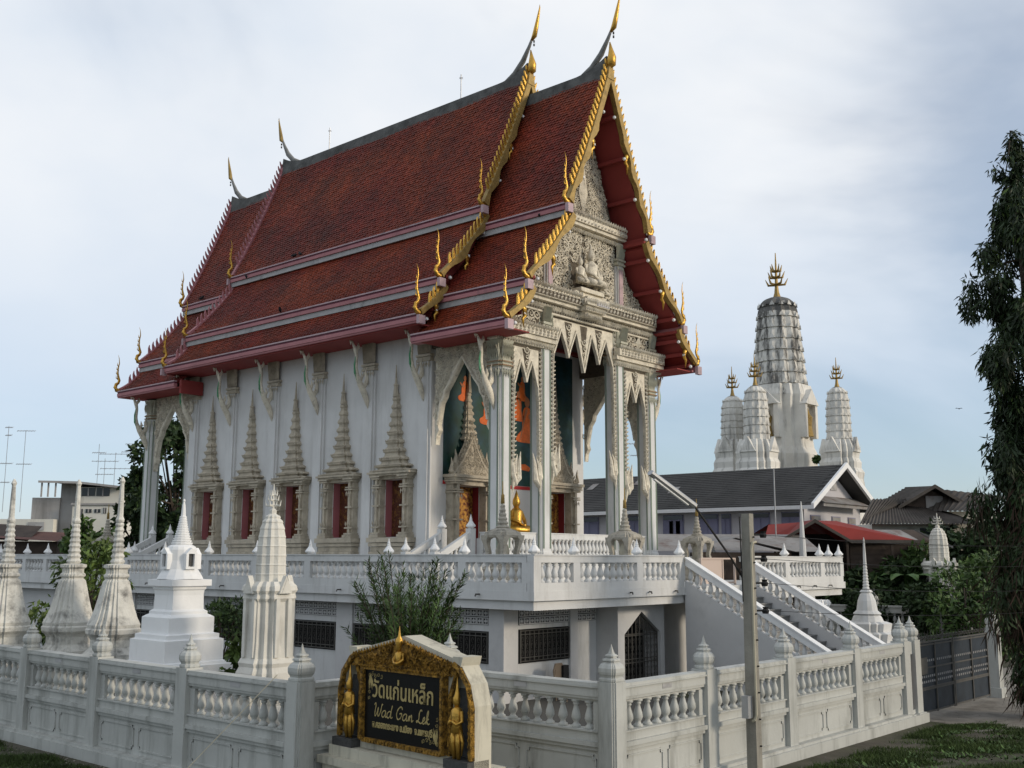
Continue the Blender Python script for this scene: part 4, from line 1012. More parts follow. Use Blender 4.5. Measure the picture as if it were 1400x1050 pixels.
# ------------------------------------------------------------------ porch rails and side steps
for x0, x1 in ((OUT[0]+.28,INN[0]-.28),(INN[0]+.28,INN[1]-.28),(INN[1]+.28,OUT[1]-.28)):
    balustrade(hall, (x0,CYF), (x1,CYF), [.0,x1-x0], 3.501, 4.4, BAL, name='porch_rail', step=.2, th=.09, bud=False)
balustrade(hall, (OUT[0],22.6), (OUT[0],23.0), [.0,.4], 3.501, 4.4, BAL, name='porch_rail', step=.2, th=.09, bud=False)
balustrade(hall, (OUT[1],22.6), (OUT[1],25.2), [.0,2.6], 3.501, 4.4, BAL, name='porch_rail', step=.2, th=.09, bud=False)
def side_steps(ya, yb, xt=24.2, xb=22.75):
    o = thing('side_steps', '', 'steps', ((xt+xb)/2,(ya+yb)/2,2.8))
    for i in range(4):
        sb = MB(); sb.box(xt-.33*(i+1),ya,2.801,xt-.33*i,yb,3.5-.175*i); sb.build('step', M['step'], o)
    for y in (ya-.08, yb+.08):
        mb = MB(); mb.prism([(xb+.1,3.5),(xt+.05,4.2),(xt+.05,4.42),(xb+.1,3.72)],'xz',y-.08,y+.08)
        mb.prism([(xb+.1,2.802),(xt+.05,2.802),(xt+.05,3.55),(xb+.1,2.95)],'xz',y-.075,y+.075); h = mb.build('handrail', M['white'], o)
        for i in range(6):
            x = xb+.3+i*.2; inst('baluster', BAL, h, (x,y,2.9+(x-xb)*.42), scale=(.3,.3,.66))
        for x, z in ((xb,3.78),(xt+.1,4.5)):
            mb = MB(); mb.box(x-.11,y-.11,2.803,x+.11,y+.11,z); nw = mb.build('newel_post', M['white'], o); inst('bud_finial', BUD, nw, (x,y,z))
    return o
s1 = side_steps(23.2,24.3); s1['label'] = 'short white side steps with sloping handrails beside the front porch'
s2 = side_steps(40.4,41.6); s2['label'] = 'short white side steps with sloping handrails at the far rear porch'
for s_ in (s1, s2): s_['group'] = 'side steps up to the porches'
# lightning rods
for y, lab in ((28.07,'thin lightning rod on the roof ridge nearer the gilded front gable'),(36.22,'thin lightning rod on the roof ridge nearer the rear finials')):
    t = thing('lightning_rod', lab, 'lightning rod', (CX,y,21.35), group='lightning rods on the ridge')
    mb = MB(); mb.tube([(CX,y,21.3),(CX,y,22.55)],.022,5); mb.build('rod', M['metal'], t)
    mb = MB(); mb.tube([(CX-.1,y,22.4),(CX+.1,y,22.4)],.012,4); mb.tube([(CX,y-.1,22.4),(CX,y+.1,22.4)],.012,4); mb.build('prong', M['metal'], t)
# seated gilded statue and its pedestal by the front wall
bp = thing('statue_pedestal', 'tiered cream pedestal with small columns under the golden seated statue', 'pedestal', (CX,24.75,3.5))
mb = MB(); mb.box(CX-1.0,24.35,3.5,CX+.75,25.28,3.65); mb.box(CX-.98,24.35,4.3,CX+.5,25.28,4.48); mb.box(CX-.55,24.6,3.65,CX+.55,25.28,4.3); mb.build('table', M['cream'], bp)
for i in range(6):
    mb = MB(); mb.loft(ngon(8),[(.06,3.65),(.04,3.75),(.06,3.95),(.04,4.2),(.06,4.3)],(CX-.6+i*.24,24.5,0)); mb.build('small_column', M['cream'], bp)
bs = thing('golden_statue', 'golden seated statue in meditation pose against the porch wall', 'statue', (CX-.28,24.85,4.48))
mb = seated(CX-.28,24.85,4.48,1.2,'b'); mb.tube([(CX-.95,24.7,4.6),(CX-.7,24.5,4.56),(CX-.28,24.42,4.54),(CX+.14,24.5,4.56),(CX+.39,24.7,4.6)],[.1,.15,.14,.15,.1],7); mb.build('body', M['gold'], bs, True)
mb = MB(); mb.loft(ngon(10),[(.05,5.6),(.09,5.63),(.08,5.71),(.035,5.78),(.005,5.96)],(CX-.28,24.85,0)); mb.build('flame_crown', M['gold'], bs, True)
# ================================================================== SHRINES (boundary-stone pavilions) ON THE TERRACE
def shrine(x, y, label, zb=2.8, s=1.0, gold=True):
    t = thing('boundary_shrine', label, 'shrine', (x,y,zb), group='little pavilion shrines around the hall')
    mb = MB(); mb.loft(RD,[(.52,0),(.52,.14),(.44,.2),(.44,.42),(.5,.5),(.38,.58),(.38,.66),(.46,.74),(.46,.8)],(x,y,zb)); mb.build('base', M['shrine'], t)
    mb = MB()
    for a in (-1,1):
        for b_ in (-1,1):
            P = []
            for z, r, w in ((.8,.37,.15),(.95,.33,.12),(1.15,.37,.13),(1.30,.42,.19),(1.42,.43,.32)):
                x0, x1 = sorted((x+a*r, x+a*(r-w))); y0, y1 = sorted((y+b_*r, y+b_*(r-w))); P.append(((x0,y0,zb+z),(x1,y0,zb+z),(x1,y1,zb+z),(x0,y1,zb+z)))
            mb.add([q for p_ in P for q in p_], [(k*4+i_, k*4+(i_+1)%4, k*4+4+(i_+1)%4, k*4+4+i_) for k in range(4) for i_ in range(4)])
    mb.loft(RD,[(.40,1.36),(.43,1.42),(.40,1.5),(.27,1.57),(.2,1.6),(.16,1.62)],(x,y,zb)); mb.build('hood', M['shrine'], t)
    mb = MB(); mb.loft(SQ,[(.12,.8),(.14,1.0),(.09,1.2),(.01,1.3)],(x,y,zb)); mb.build('boundary_stone', M['cream'], t)
    pr_ = []; z = 1.6; r = .17
    for k in range(6): pr_ += [(r,z),(r*1.18,z+.045),(r*.82,z+.095)]; z += .115; r *= .82
    mb = MB(); mb.loft(ngon(12),pr_,(x,y,zb)); mb.build('ringed_spire', M['shrine'], t)
    mb = MB(); mb.loft(ngon(8),[(r*1.1,z),(r*.9,z+.2),(r*1.0,z+.22),(r*.4,z+.28),(.012,z+.62)],(x,y,zb)); mb.build('spire_tip', M['goldm'], t, True)
shrine(22.3, 20.0, 'small pavilion shrine nearest the front left terrace corner, before the first column')
shrine(26.7, 19.0, 'small pavilion shrine with ringed spire in front of the porch middle columns')
shrine(33.2, 20.5, 'small weathered pavilion shrine seen through the opening at the stair top')
shrine(21.9, 41.0, 'small pavilion shrine on the far rear left of the terrace behind the ringed spires')

# ================================================================== BOUNDARY WALL
fen = thing('boundary_wall', 'white boundary wall with turned balusters and crowned pillars around the temple yard', 'wall', (13.27,9.7,0))
def panel_frame(mb, bx_, u0, u1, z0, z1, d):
    n = .06; w = .022
    P = [(u0+n,z0),(u1-n,z0),(u1-n,z0+n),(u1,z0+n),(u1,z1-n),(u1-n,z1-n),(u1-n,z1),(u0+n,z1),(u0+n,z1-n),(u0,z1-n),(u0,z0+n),(u0+n,z0+n)]
    return P, w
def fence_run(p0, p1, stops, outward, plaque=True, nb=9, ghost=False):
    """bays between pillar positions (distances along p0->p1); outward = unit normal to the street side"""
    d = Vector((p1[0]-p0[0],p1[1]-p0[1],0)); u = d.normalized(); nv = Vector((outward[0],outward[1],0)); base = Vector((p0[0],p0[1],0))
    def blk(mb, a, b_, z0, z1, w0, w1, mi=0):
        pts = []
        for z in (z0, z1):
            for q, w in ((a,w0),(b_,w0),(b_,w1),(a,w1)):
                v = base+u*q+nv*w; pts.append((v.x,v.y,z))
        mb.add(pts,[(0,3,2,1),(4,5,6,7),(0,1,5,4),(1,2,6,5),(2,3,7,6),(3,0,4,7)],mi)
    for a, c in zip(stops[:-1], stops[1:]):
        mb = MB(); s, e_ = a+.12, c-.12
        blk(mb,a,c,0,.20,-.16,.24); blk(mb,a,c,.201,.25,-.14,.20)
        blk(mb,s,e_,.251,.80,-.09,.06)
        blk(mb,s,e_,.801,.86,-.12,.10); blk(mb,s,e_,.861,.93,-.13,.14); blk(mb,s,e_,.931,1.06,-.12,.09); blk(mb,s,e_,1.061,1.085,-.13,.12)
        blk(mb,s,s+.17,1.086,1.489,-.1,.07); blk(mb,e_-.17,e_,1.086,1.489,-.1,.07)
        blk(mb,s,e_,1.49,1.53,-.1,.05); blk(mb,s,e_,1.531,1.57,-.11,.1); blk(mb,s,e_,1.571,1.70,-.12,.12); blk(mb,s,e_,1.701,1.725,-.13,.15); blk(mb,s,e_,1.726,1.77,-.12,.13)
        o = mb.build('wall_bay', M['fence'], fen)
        mb = MB(); m_ = (s+e_)/2
        for q0, q1 in ((s+.12,m_-.07),(m_+.07,e_-.12)):
            if q1-q0 < .3: continue
            n_ = .05; w = .022; z0, z1 = .33, .73
            for ra in ((q0+n_,q1-n_,z0,z0+w),(q0+n_,q1-n_,z1-w,z1),(q0,q0+w,z0+n_,z1-n_),(q1-w,q1,z0+n_,z1-n_)): blk(mb,ra[0],ra[1],ra[2],ra[3],.059,.079)
            for qq, zz in ((q0,z0),(q1-n_-w,z0),(q0,z1-n_-w),(q1-n_-w,z1-n_-w)): blk(mb,qq,qq+n_+w,zz+(n_ if zz==z0 else 0),zz+(n_ if zz==z0 else 0)+w,.0585,.078); blk(mb,qq+(n_ if qq==q0 else 0),qq+(n_ if qq==q0 else 0)+w,zz,zz+n_+w,.058,.077)
        mb.build('panel_frame', M['fence'], o)
        if plaque: mb = MB(); blk(mb,m_-.13,m_+.13,1.61,1.685,.12,.126); mb.build('name_plaque', M['flash'], o)
        n = max(2, int(round((e_-s-.34)/.245)))
        for i in range(n):
            q = s+.17+(e_-s-.34)*(i+.5)/n; P = base+u*q
            inst('baluster', BALF, o, (P.x,P.y,1.086), rot=(0,0,random.random()*3), scale=(.25,.25,.404))
def pillar(x, y, corner=False, brown=False):
    mb = MB(); w = .17 if corner else .155
    mb.loft(RD if corner else SQ,[(w,0.0),(w,1.80)],(x,y,0)); mb.loft(SQ,[(w+.05,0),(w+.05,.22)],(x,y,.001))
    o = mb.build('pillar', M['fence'], fen)
    inst('crown_finial', CROWN_SQ if corner else CROWN_FL, o, (x,y,1.80), scale=(.9 if corner else .96,.9 if corner else .96,.9))
YA, XB, YC = 13.09, 13.27, 9.72
XL = 10.17
ly = [YA,16.05,18.95,21.75,24.6,27.45,30.3]
fence_run((XL,YA),(XL,30.3),[y-YA for y in ly],(-1,0))
fence_run((XL,YA),(XB,YA),[0,XB-XL],(0,-1))
fence_run((XB,YA),(XB,YC),[0,YA-YC],(-1,0))
fx = [XB,15.86,18.66,21.55,24.12]
fence_run((XB,YC),(24.12,YC),[x-XB for x in fx],(0,-1))
for y in ly[1:]: pillar(XL,y)
pillar(XL,YA,True); pillar(XB,YA,True); pillar(XB,YC,True)
for x in fx[1:]: pillar(x,YC)
pillar(24.72,YC)
mb = MB(); mb.box(24.2,YC-.1,.2,24.62,YC+.05,.3); mb.box(24.28,YC-.09,1.5,24.56,YC+.05,1.77); mb.box(24.0,YC-.24,0,24.98,YC+.2,.199); mb.build('gate_jamb', M['fence'], fen)
mb = MB(); mb.box(24.3,YC-.02,.3,24.56,YC+.02,1.5); mb.build('rusted_panel', mat('rusted_sheet',(.10,.035,.02),.8,var=.3,vscale=6), fen)

# entrance gate
gt = thing('entrance_gate', 'dark blue sheet metal double gate with pointed iron cresting beside the big tree', 'gate', (27.4,9.75,0))
for x0, x1 in ((24.95,27.3),(27.34,29.85)):
    mb = MB(); mb.box(x0,9.73,.12,x1,9.76,1.68); o = mb.build('gate_leaf', M['gate'], gt)
    mb = MB()
    for z in (.12,.62,.66,1.1,1.62,1.68): mb.box(x0,9.705,z,x1,9.729,z+.035)
    for x in (x0,(x0+x1)/2,x1-.05): mb.box(x,9.7,.1,x+.05,9.728,1.72)
    mb.build('gate_rail', M['iron'], o)
    mb = MB()
    for k in range(18):
        x = x0+.1+k*(x1-x0-.2)/17
        for z in (.78,.9,1.25): mb.box(x-.02,9.715,z,x+.02,9.729,z+.05)
    mb.build('punched_row', M['flash'], o, kind='stuff')
    mb = MB(); n = 12
    for k in range(n):
        x = x0+(k+.5)*(x1-x0)/n; h = .16+.1*math.sin(math.pi*(k+.5)/n)
        mb.tube([(x,9.74,1.7),(x,9.74,1.7+h)],[.012,.004],4); scroll(mb, FRONT(9.74), x+.06, 1.78, .06, 1.2, 0, 1, .14, .0, 8); scroll(mb, FRONT(9.74), x-.06, 1.78, .06, 1.2, math.pi, -1, .14, .0, 8)
    mb.build('cresting', M['iron'], o)
mb = MB(); mb.box(25.15,9.69,.98,25.6,9.7,1.36); mb.build('notice_board', M['iron'], gt)
mb = MB()
for k in range(5): scroll(mb, FRONT(9.74), 26.75+(.07 if k % 2 else -.07), 1.78+.09*k, .1-.012*k, 1.3, 0, 1 if k % 2 else -1, .14, .0, 9)
mb.tube([(26.75,9.74,1.7),(26.75,9.74,2.34)],[.018,.006],5); mb.build('centre_crest', M['iron'], gt)
gp = thing('gate_pillar', 'white crowned gate pillar half hidden by the hanging foliage', 'pillar', (30.6,9.8,0))
mb = MB(); mb.loft(SQ,[(.2,0),(.2,.25),(.155,.26),(.155,1.8)],(30.6,9.8,0)); mb.build('post', M['fence'], gp); inst('crown_finial', CROWN_FL, gp, (30.6,9.8,1.8), scale=(.96,.96,.9))
# rear boundary wall on the right
rw = thing('rear_wall', 'long white balustraded wall in front of the garden shrubs at the right', 'wall', (42.4,18.2,0))
def simple_run(parent, p0, p1, zt=1.78):
    d = Vector((p1[0]-p0[0],p1[1]-p0[1],0)); Ln = d.length; u = d/Ln; n = Vector((-u.y,u.x,0))
    mb = MB()
    for z0, z1, t in ((0,1.0,.12),(1.001,1.08,.15),(1.5,1.72,.14),(1.721,zt,.18)):
        P = []
        for z in (z0,z1):
            for a, s in ((0,-t),(Ln,-t),(Ln,t),(0,t)):
                v = Vector((p0[0],p0[1],0))+u*a+n*s; P.append((v.x,v.y,z))
        mb.add(P,[(0,3,2,1),(4,5,6,7),(0,1,5,4),(1,2,6,5),(2,3,7,6),(3,0,4,7)])
    o = mb.build('wall_run', M['fence'], parent)
    k = int(Ln/.3)
    for i in range(k):
        P = Vector((p0[0],p0[1],0))+u*(i+.5)*Ln/k; inst('baluster', BALF, o, (P.x,P.y,1.08), scale=(.26,.26,.42))
    for a in np.arange(0, Ln+.1, 3.0):
        P = Vector((p0[0],p0[1],0))+u*float(a); mb = MB(); mb.loft(SQ,[(.17,0),(.17,1.85)],(P.x,P.y,0)); q = mb.build('pillar', M['fence'], parent); inst('crown_finial', CROWN_FL, q, (P.x,P.y,1.85))
simple_run(rw, (41.6,24.0), (43.0,14.5))
# carved white post under the right wing
op = thing('ornate_post', 'white ornamental carved post below the right terrace wing beside the stairs', 'post', (33.0,16.0,0))
mb = MB(); mb.loft(RD,[(.3,0),(.3,.3),(.2,.4),(.2,1.4),(.26,1.5),(.24,1.7),(.34,1.8),(.3,2.0),(.38,2.15),(.34,2.3)],(33.0,16.0,0))
for k in range(10):
    for z in (1.6,1.85,2.1): leaf3(mb, lambda a,b_,c,k=k: (33.0+(.3+c)*math.cos(k*.628+a), 16.0+(.3+c)*math.sin(k*.628+a), b_), 0, z, .0, .22, .1, .12)
mb.build('post', M['bwhite'], op)

# ================================================================== STUPAS
def rings(z, r, n, h, k): 
    p = []
    for i in range(n): p += [(r*.8,z),(r,z+h*.45),(r*.8,z+h*.9)]; z += h; r *= k
    return p, z, r
def old_chedi(x, y, label, s=1.0, rz=0.0, tilt=0.0):
    t = thing('ringed_stupa', label, 'stupa', (x,y,0), group='weathered ringed stupas along the left wall')
    def L_(nm, prof, sec=RD3, m='old'): mb = MB(); mb.loft(sec,[(r*s,z*1.0) for r, z in prof],(x,y,0)); return mb.build(nm, M[m], t)
    L_('base', [(.78,0),(.78,.5),(.70,.58),(.70,.85),(.66,.95),(.64,1.15),(.66,1.25),(.60,1.36),(.59,1.52),(.52,1.58),(.45,1.66),(.45,1.82),(.48,1.88),(.55,1.95),(.56,2.04),(.52,2.08)])
    L_('bell', [(.53,2.08),(.54,2.14),(.47,2.28),(.41,2.46),(.355,2.68),(.31,2.9),(.27,3.06),(.21,3.12)])
    L_('harmika', [(.22,3.12),(.26,3.16),(.26,3.2),(.22,3.24),(.22,3.32),(.27,3.36),(.27,3.42),(.17,3.44)])
    p, z, r = rings(3.44, .165, 8, .115, .93)
    L_('ringed_spire', p, ngon(10)); L_('spire_tip', [(r,z),(r*1.1,z+.05),(r*.75,z+.12),(r*.65,z+.5),(r*.5,z+.85),(r*.75,z+.9),(.02,z+1.0)], ngon(8))
old_chedi(11.0, 25.0, 'weathered ringed stupa at the far left, cut by the picture edge')
old_chedi(12.05, 24.0, 'darkest weathered ringed stupa, middle one of the three by the left wall')
old_chedi(12.25, 22.4, 'weathered ringed stupa standing just left of the bright white stupa', .97)
def white_stupa(x, y):
    t = thing('white_stupa', 'bright white stupa on stepped square base with niches and ringed cone', 'stupa', (x,y,0))
    def L_(nm, prof, sec=SQ, m='bwhite', smooth=False): mb = MB(); mb.loft(sec,[(r_*(.8 if sec is SQ else .9), z_) for r_, z_ in prof],(x,y,0)); return mb.build(nm, M[m], t, smooth)
    L_('stepped_base', [(1.0,0),(1.0,1.55),(.86,1.551),(.86,1.6),(.80,1.62),(.80,2.02),(.72,2.04),(.72,2.12),(.62,2.14),(.62,2.44),(.55,2.48),(.5,2.5)])
    L_('pedestal', [(.5,2.5),(.5,2.55),(.43,2.59),(.42,2.86),(.43,2.95),(.46,2.98),(.46,3.02),(.55,3.04),(.55,3.16),(.4,3.17)])
    L_('bell', [(.5,3.17),(.46,3.24),(.37,3.36),(.33,3.53),(.33,3.74),(.30,3.80),(.22,3.84)], ngon(16), smooth=False)
    for k in range(4):
        a = k*math.pi/2; mb = MB()
        c, s_ = math.cos(a), math.sin(a)
        F = lambda u, v, w: (x+c*(.26+w)-s_*u, y+s_*(.26+w)+c*u, v)
        for u0, u1, v0, v1 in ((-.12,-.065,3.36,3.66),(.065,.12,3.36,3.66),(-.065,.065,3.36,3.41)): half_box(mb, F, u0, u1, v0, v1, .12)
        q = [(-.12,3.66),(.12,3.66),(0,3.78)]; mb.add([F(u,v,.0) for u,v in q]+[F(u,v,.12) for u,v in q],[(0,1,2),(3,4,5),(0,1,4,3),(1,2,5,4),(2,0,3,5)])
        nb = mb.build('niche', M['bwhite'], t); mb = MB(); half_box(mb, F, -.065, .065, 3.41, 3.66, .06); mb.build('niche_recess', M['greystone'], nb)
    p = []; z = 3.84; r = .23
    for k in range(12): p += [(r*.9,z),(r,z+.015),(r,z+.038),(r*.86,z+.046)]; z += .047; r *= .905
    L_('ringed_spire', p, ngon(14)); L_('spire_tip', [(r*.8,z),(r*.55,z+.2),(r*.3,z+.28),(r*.45,z+.3),(r*.3,z+.34)], ngon(8))
white_stupa(11.85, 19.2)
def prang(x, y, label, s=1.0, zs=1.0, m='cream2', group='ribbed corncob stupas in the yard'):
    t = thing('ribbed_stupa', label, 'stupa', (x,y,0), group=group)
    def L_(nm, prof, sec=RD2): mb = MB(); mb.loft(sec,[(r*s,z*zs) for r, z in prof],(x,y,0)); return mb.build(nm, M[m], t)
    L_('base', [(.56,0),(.56,.9),(.52,1.0),(.55,1.2),(.49,1.35),(.52,1.42),(.50,1.55),(.45,1.65),(.47,1.72),(.43,1.8)])
    L_('body', [(.42,1.8),(.40,2.1),(.39,2.8),(.44,2.86),(.42,2.94),(.46,3.0),(.44,3.08),(.36,3.16)])
    mb = MB()
    for k in range(4):
        a = k*math.pi/2; c, s_ = math.cos(a), math.sin(a); F = lambda u,v,w: (x+c*(.39*s+w)-s_*u, y+s_*(.39*s+w)+c*u, v*zs)
        for q, (hw_, h) in enumerate(((.14,.32),(.1,.24))):
            P = [(-hw_*s,2.95),(hw_*s,2.95),(0,2.95+h)]; w = .1-.03*q
            mb.add([F(u,v,0) for u,v in P]+[F(u,v,w+.04*q) for u,v in P],[(0,1,2),(3,4,5),(0,1,4,3),(1,2,5,4),(2,0,3,5)])
        half_box(mb, F, -.17*s, -.09*s, 1.82, 2.85, .06); half_box(mb, F, .09*s, .17*s, 1.82, 2.85, .06)
    mb.build('gable_niche', M[m], t)
    prof = []
    for k, (r, z) in enumerate(((.28,3.1),(.278,3.27),(.275,3.44),(.27,3.61),(.262,3.78),(.248,3.95),(.225,4.1),(.19,4.22),(.14,4.31))): prof += [(r,z),(r*1.035,z+.02),(r*.99,z+.045)]
    prof += [(.09,4.38),(.06,4.4)]
    L_('ribbed_tower', prof, fluted(11,.11)); 
    mb = MB(); mb.tube([(x,y,4.38*zs),(x,y,(4.46)*zs),(x,y,4.5*zs),(x,y,4.95*zs)],[.06*s,.07*s,.03*s,.01*s],6)
    for z, r in ((4.55,.14),(4.65,.1),(4.74,.07)):
        for k in range(4):
            a = k*math.pi/2+.5; mb.tube([(x,y,z*zs),(x+r*s*math.cos(a),y+r*s*math.sin(a),z*zs),(x+r*s*1.15*math.cos(a),y+r*s*1.15*math.sin(a),(z+.1)*zs)],[.022*s,.02*s,.005*s],4)
    mb.build('trident_finial', M[m], t)
M['cream2'] = mat('aged_white_plaster', (0.64, 0.62, 0.56), 0.8, var=.1, vscale=2.5, stain=(.33,.31,.27), sscale=3, slo=.52, shi=.8, streak=True, bump=.25, bscale=18)
prang(12.15, 16.65, 'slender white ribbed corncob stupa with trident finial behind the left boundary wall')
prang(46.2, 16.75, 'distant white ribbed corncob stupa among garden bushes at the right', 1.45, 1.12)
t = thing('bell_stupa', 'white bell stupa with long ringed needle spire right of the staircase', 'stupa', (33.6,14.55,0))
for nm, prof, sec in (('base',[(.95,0),(.95,.6),(.85,.65),(.85,1.0),(.75,1.05),(.8,1.3),(.62,1.36),(.66,1.6),(.5,1.66)],RD2),('bell',[(.5,1.66),(.44,1.8),(.40,1.85),(.44,1.9),(.33,2.0),(.28,2.3),(.2,2.5),(.14,2.55)],ngon(14)),('harmika',[(.14,2.55),(.17,2.58),(.12,2.64)],RD),
                     ('ringed_spire',rings(2.64,.11,9,.095,.93)[0],ngon(10)),('spire_tip',[(.055,3.49),(.05,3.7),(.028,4.2),(.005,4.3)],ngon(8))):
    mb = MB(); mb.loft(sec,prof,(33.6,14.55,0)); mb.build(nm, M['white'], t)
t = thing('needle_spire', 'white tapering spire rising behind the right terrace rail before the red roof', 'spire', (40.5,20.1,0))
mb = MB(); mb.loft(ngon(10),[(.7,0),(.7,1.2),(.45,1.4),(.4,2.2),(.3,2.6),(.24,2.8),(.2,3.4)],(40.5,20.1,0)); mb.build('base', M['white'], t)
mb = MB(); mb.loft(ngon(10),[(.17,3.4),(.19,3.44),(.15,3.5),(.12,4.4),(.14,4.42),(.1,4.46),(.06,5.4),(.02,5.9)],(40.5,20.1,0)); mb.build('ringed_spire', M['white'], t)

# ================================================================== SIGN MONUMENT
sg_ = thing('temple_sign', 'black temple name sign in a gilded carved frame on a cream plinth', 'sign', (10.55,11.0,0), R(3))
# own frame: local x across the board (towards viewer's right = -Y), local y = depth away from the street
sg_.rotation_euler = (0, 0, R(-94)); sg_.location = (10.5, 11.3, 0); sg_.scale = (.98, 1, 1.05)
BW, Z0, Z1 = 1.0, 1.0, 1.92
def sb(nm, m, mb, p=sg_, smooth=False): return mb.build(nm, M[m], p, smooth)
mb = MB(); mb.box(-1.62,-.16,0,1.62,.62,.72); mb.box(-1.55,-.1,.721,1.55,.56,.86); mb.box(-1.68,-.22,.62,1.68,.66,.719); sb('plinth','cream',mb)
mb = MB(); mb.box(-1.5,-.08,.861,-1.02,.3,.97); mb.box(1.02,-.08,.861,1.5,.3,.97); mb.each('granite_foot', M['greystone'], sg_)
mb = MB(); mb.box(-1.04,0.08,.862,1.04,.335,2.05); mb.prism([(-1.2,2.05),(1.2,2.05),(.0,2.31)],'xz',.1,.335)
mb.prism([(-1.48,.862),(-1.04,.862),(-1.04,2.1),(-1.2,2.1),(-1.4,1.85),(-1.48,1.6)],'xz',.2,.335); mb.prism([(1.04,.862),(1.48,.862),(1.48,1.6),(1.4,1.85),(1.2,2.1),(1.04,2.1)],'xz',.2,.335); sb('back_wall','cream',mb)
mb = MB(); mb.prism([(1.42,.863),(1.5,.863),(1.5,1.62),(1.42,1.88),(1.22,2.12),(1.14,2.1),(1.34,1.85),(1.42,1.6)],'xz',.04,.34); mb.prism([(-1.42,.863),(-1.5,.863),(-1.5,1.62),(-1.42,1.88),(-1.22,2.12),(-1.14,2.1),(-1.34,1.85),(-1.42,1.6)],'xz',.04,.34)
mb.prism([(1.08,2.1),(1.24,2.08),(1.28,2.2),(1.08,2.2)],'xz',.02,.36); mb.prism([(-1.08,2.1),(-1.24,2.08),(-1.28,2.2),(-1.08,2.2)],'xz',.02,.36); mb.each('side_cheek', M['cream'], sg_)
mb = MB(); mb.prism([(-1.24,2.08),(0,2.33),(1.24,2.08),(1.26,2.13),(0,2.4),(-1.26,2.13)],'xz',.05,.36); sb('coping','cream',mb)
mb = MB(); mb.box(-.86,.03,1.02,.86,.079,1.92); board = sb('name_board','granite',mb)
mb = MB()
for x0,x1,z0,z1 in ((-.93,-.86,.98,1.97),(.86,.93,.98,1.97),(-.86,.86,.96,1.02),(-.86,.86,1.92,1.97)): mb.box(x0,-.02,z0,x1,.078,z1)
for k in range(28): mb.box(-.86+k*.0635,-.03,.965,-.86+k*.0635+.04,-.021,1.01)
for k in range(16):
    for x in (-.895,.895): mb.box(x-.02,-.03,1.0+k*.058,x+.02,-.021,1.0+k*.058+.035)
sb('gilded_frame','goldc',mb)
FS = lambda u, v, w: (u, .06-w, v)
mb = MB(); mb.prism([(-1.14,1.975),(1.14,1.975),(1.14,2.07),(0,2.32),(-1.14,2.07)],'xz',.02,.095); ped = sb('pediment','goldc',mb)
mb = MB(); hz = lambda u: 2.08+.25*(1-abs(u)/1.14)
carving(mb, lambda u,v,w: (u,.02-w,v), lambda u,v: v < hz(u)-.05 and abs(u) < 1.08 and not (abs(u) < .16), -1.1, 1.1, 1.98, 2.5, .085, 31)
for k in range(34):
    u = -1.1+k*.0667; leaf3(mb, lambda a,b_,c: (a,.0-c,b_), u, hz(u)-.03, 0, .09, .03, .03); leaf3(mb, lambda a,b_,c: (a,.0-c,b_), u, 1.99, 0, -.05, .03, .03)
sb('pediment_carving','goldc',mb,ped)
def standing(cx, z0, s, fold=True):
    mb = MB(); y = .0
    for q in (-1,1): mb.tube([(cx+q*.05*s,y,z0),(cx+q*.055*s,y-.02,z0+.22*s),(cx+q*.05*s,y,z0+.42*s)],[.035*s,.045*s,.06*s],7)
    mb.tube([(cx,y,z0+.38*s),(cx,y,z0+.5*s),(cx,y,z0+.62*s),(cx,y,z0+.72*s),(cx,y,z0+.76*s)],[.11*s,.085*s,.1*s,.085*s,.035*s],8)
    mb.tube([(cx,y,z0+.75*s),(cx,y-.01,z0+.81*s),(cx,y-.01,z0+.88*s),(cx,y,z0+.93*s),(cx,y,z0+1.02*s),(cx,y,z0+1.18*s)],[.035*s,.06*s,.06*s,.045*s,.025*s,.004*s],8)
    for q in (-1,1): mb.tube([(cx+q*.1*s,y,z0+.69*s),(cx+q*.15*s,y-.02,z0+.55*s),(cx+q*.09*s,y-.08,z0+.5*s),(cx+q*.015*s,y-.1,z0+.56*s)],[.035*s,.03*s,.025*s,.025*s],6)
    for q in (-1,1): mb.tube([(cx+q*.09*s,y,z0+.4*s),(cx+q*.14*s,y,z0+.25*s),(cx+q*.12*s,y,z0+.05*s)],[.03*s,.03*s,.01*s],5)
    return mb
for cx in (-1.2,1.2):
    nb = MB(); nb.box(cx-.2,.17,.98,cx+.2,.198,1.8); sb('niche_panel','greystone',nb)
    o = sb('guardian_figure','gold',standing(cx,.98,.82),sg_,True)
    mb = MB(); s = 1 if cx > 0 else -1
    mb.tube([(cx+s*.26,.03,.98),(cx+s*.26,.03,1.6),(cx+s*.19,.03,1.85),(cx+s*.0,.03,2.06),(cx-s*.1,.03,2.1)],[.05]*5,5); mb.tube([(cx-s*.2,.06,.98),(cx-s*.2,.06,1.7),(cx-s*.05,.06,2.04)],[.04]*3,5)
    for k in range(9): leaf3(mb, lambda a,b_,c: (a,.07-c,b_), cx+s*.2, 1.02+k*.08, -s*.04, .05, .03, .03)
    sb('niche_frame','goldc',mb)
mb = MB(); mb.tube([(0,-.03,2.03),(0,-.04,2.1),(0,-.03,2.17),(0,-.03,2.21)],[.06,.05,.065,.025],8); mb.tube([(0,-.04,2.2),(0,-.05,2.24),(0,-.05,2.28),(0,-.04,2.31),(0,-.04,2.36),(0,-.04,2.4),(0,-.04,2.53)],[.025,.04,.042,.06,.05,.02,.003],8)
for q in (-1,1): mb.tube([(q*.07,-.03,2.17),(q*.11,-.05,2.1),(q*.05,-.09,2.05),(-q*.04,-.1,2.05)],[.025,.022,.02,.016],6)
sb('deity_figure','gold',mb,ped,True)
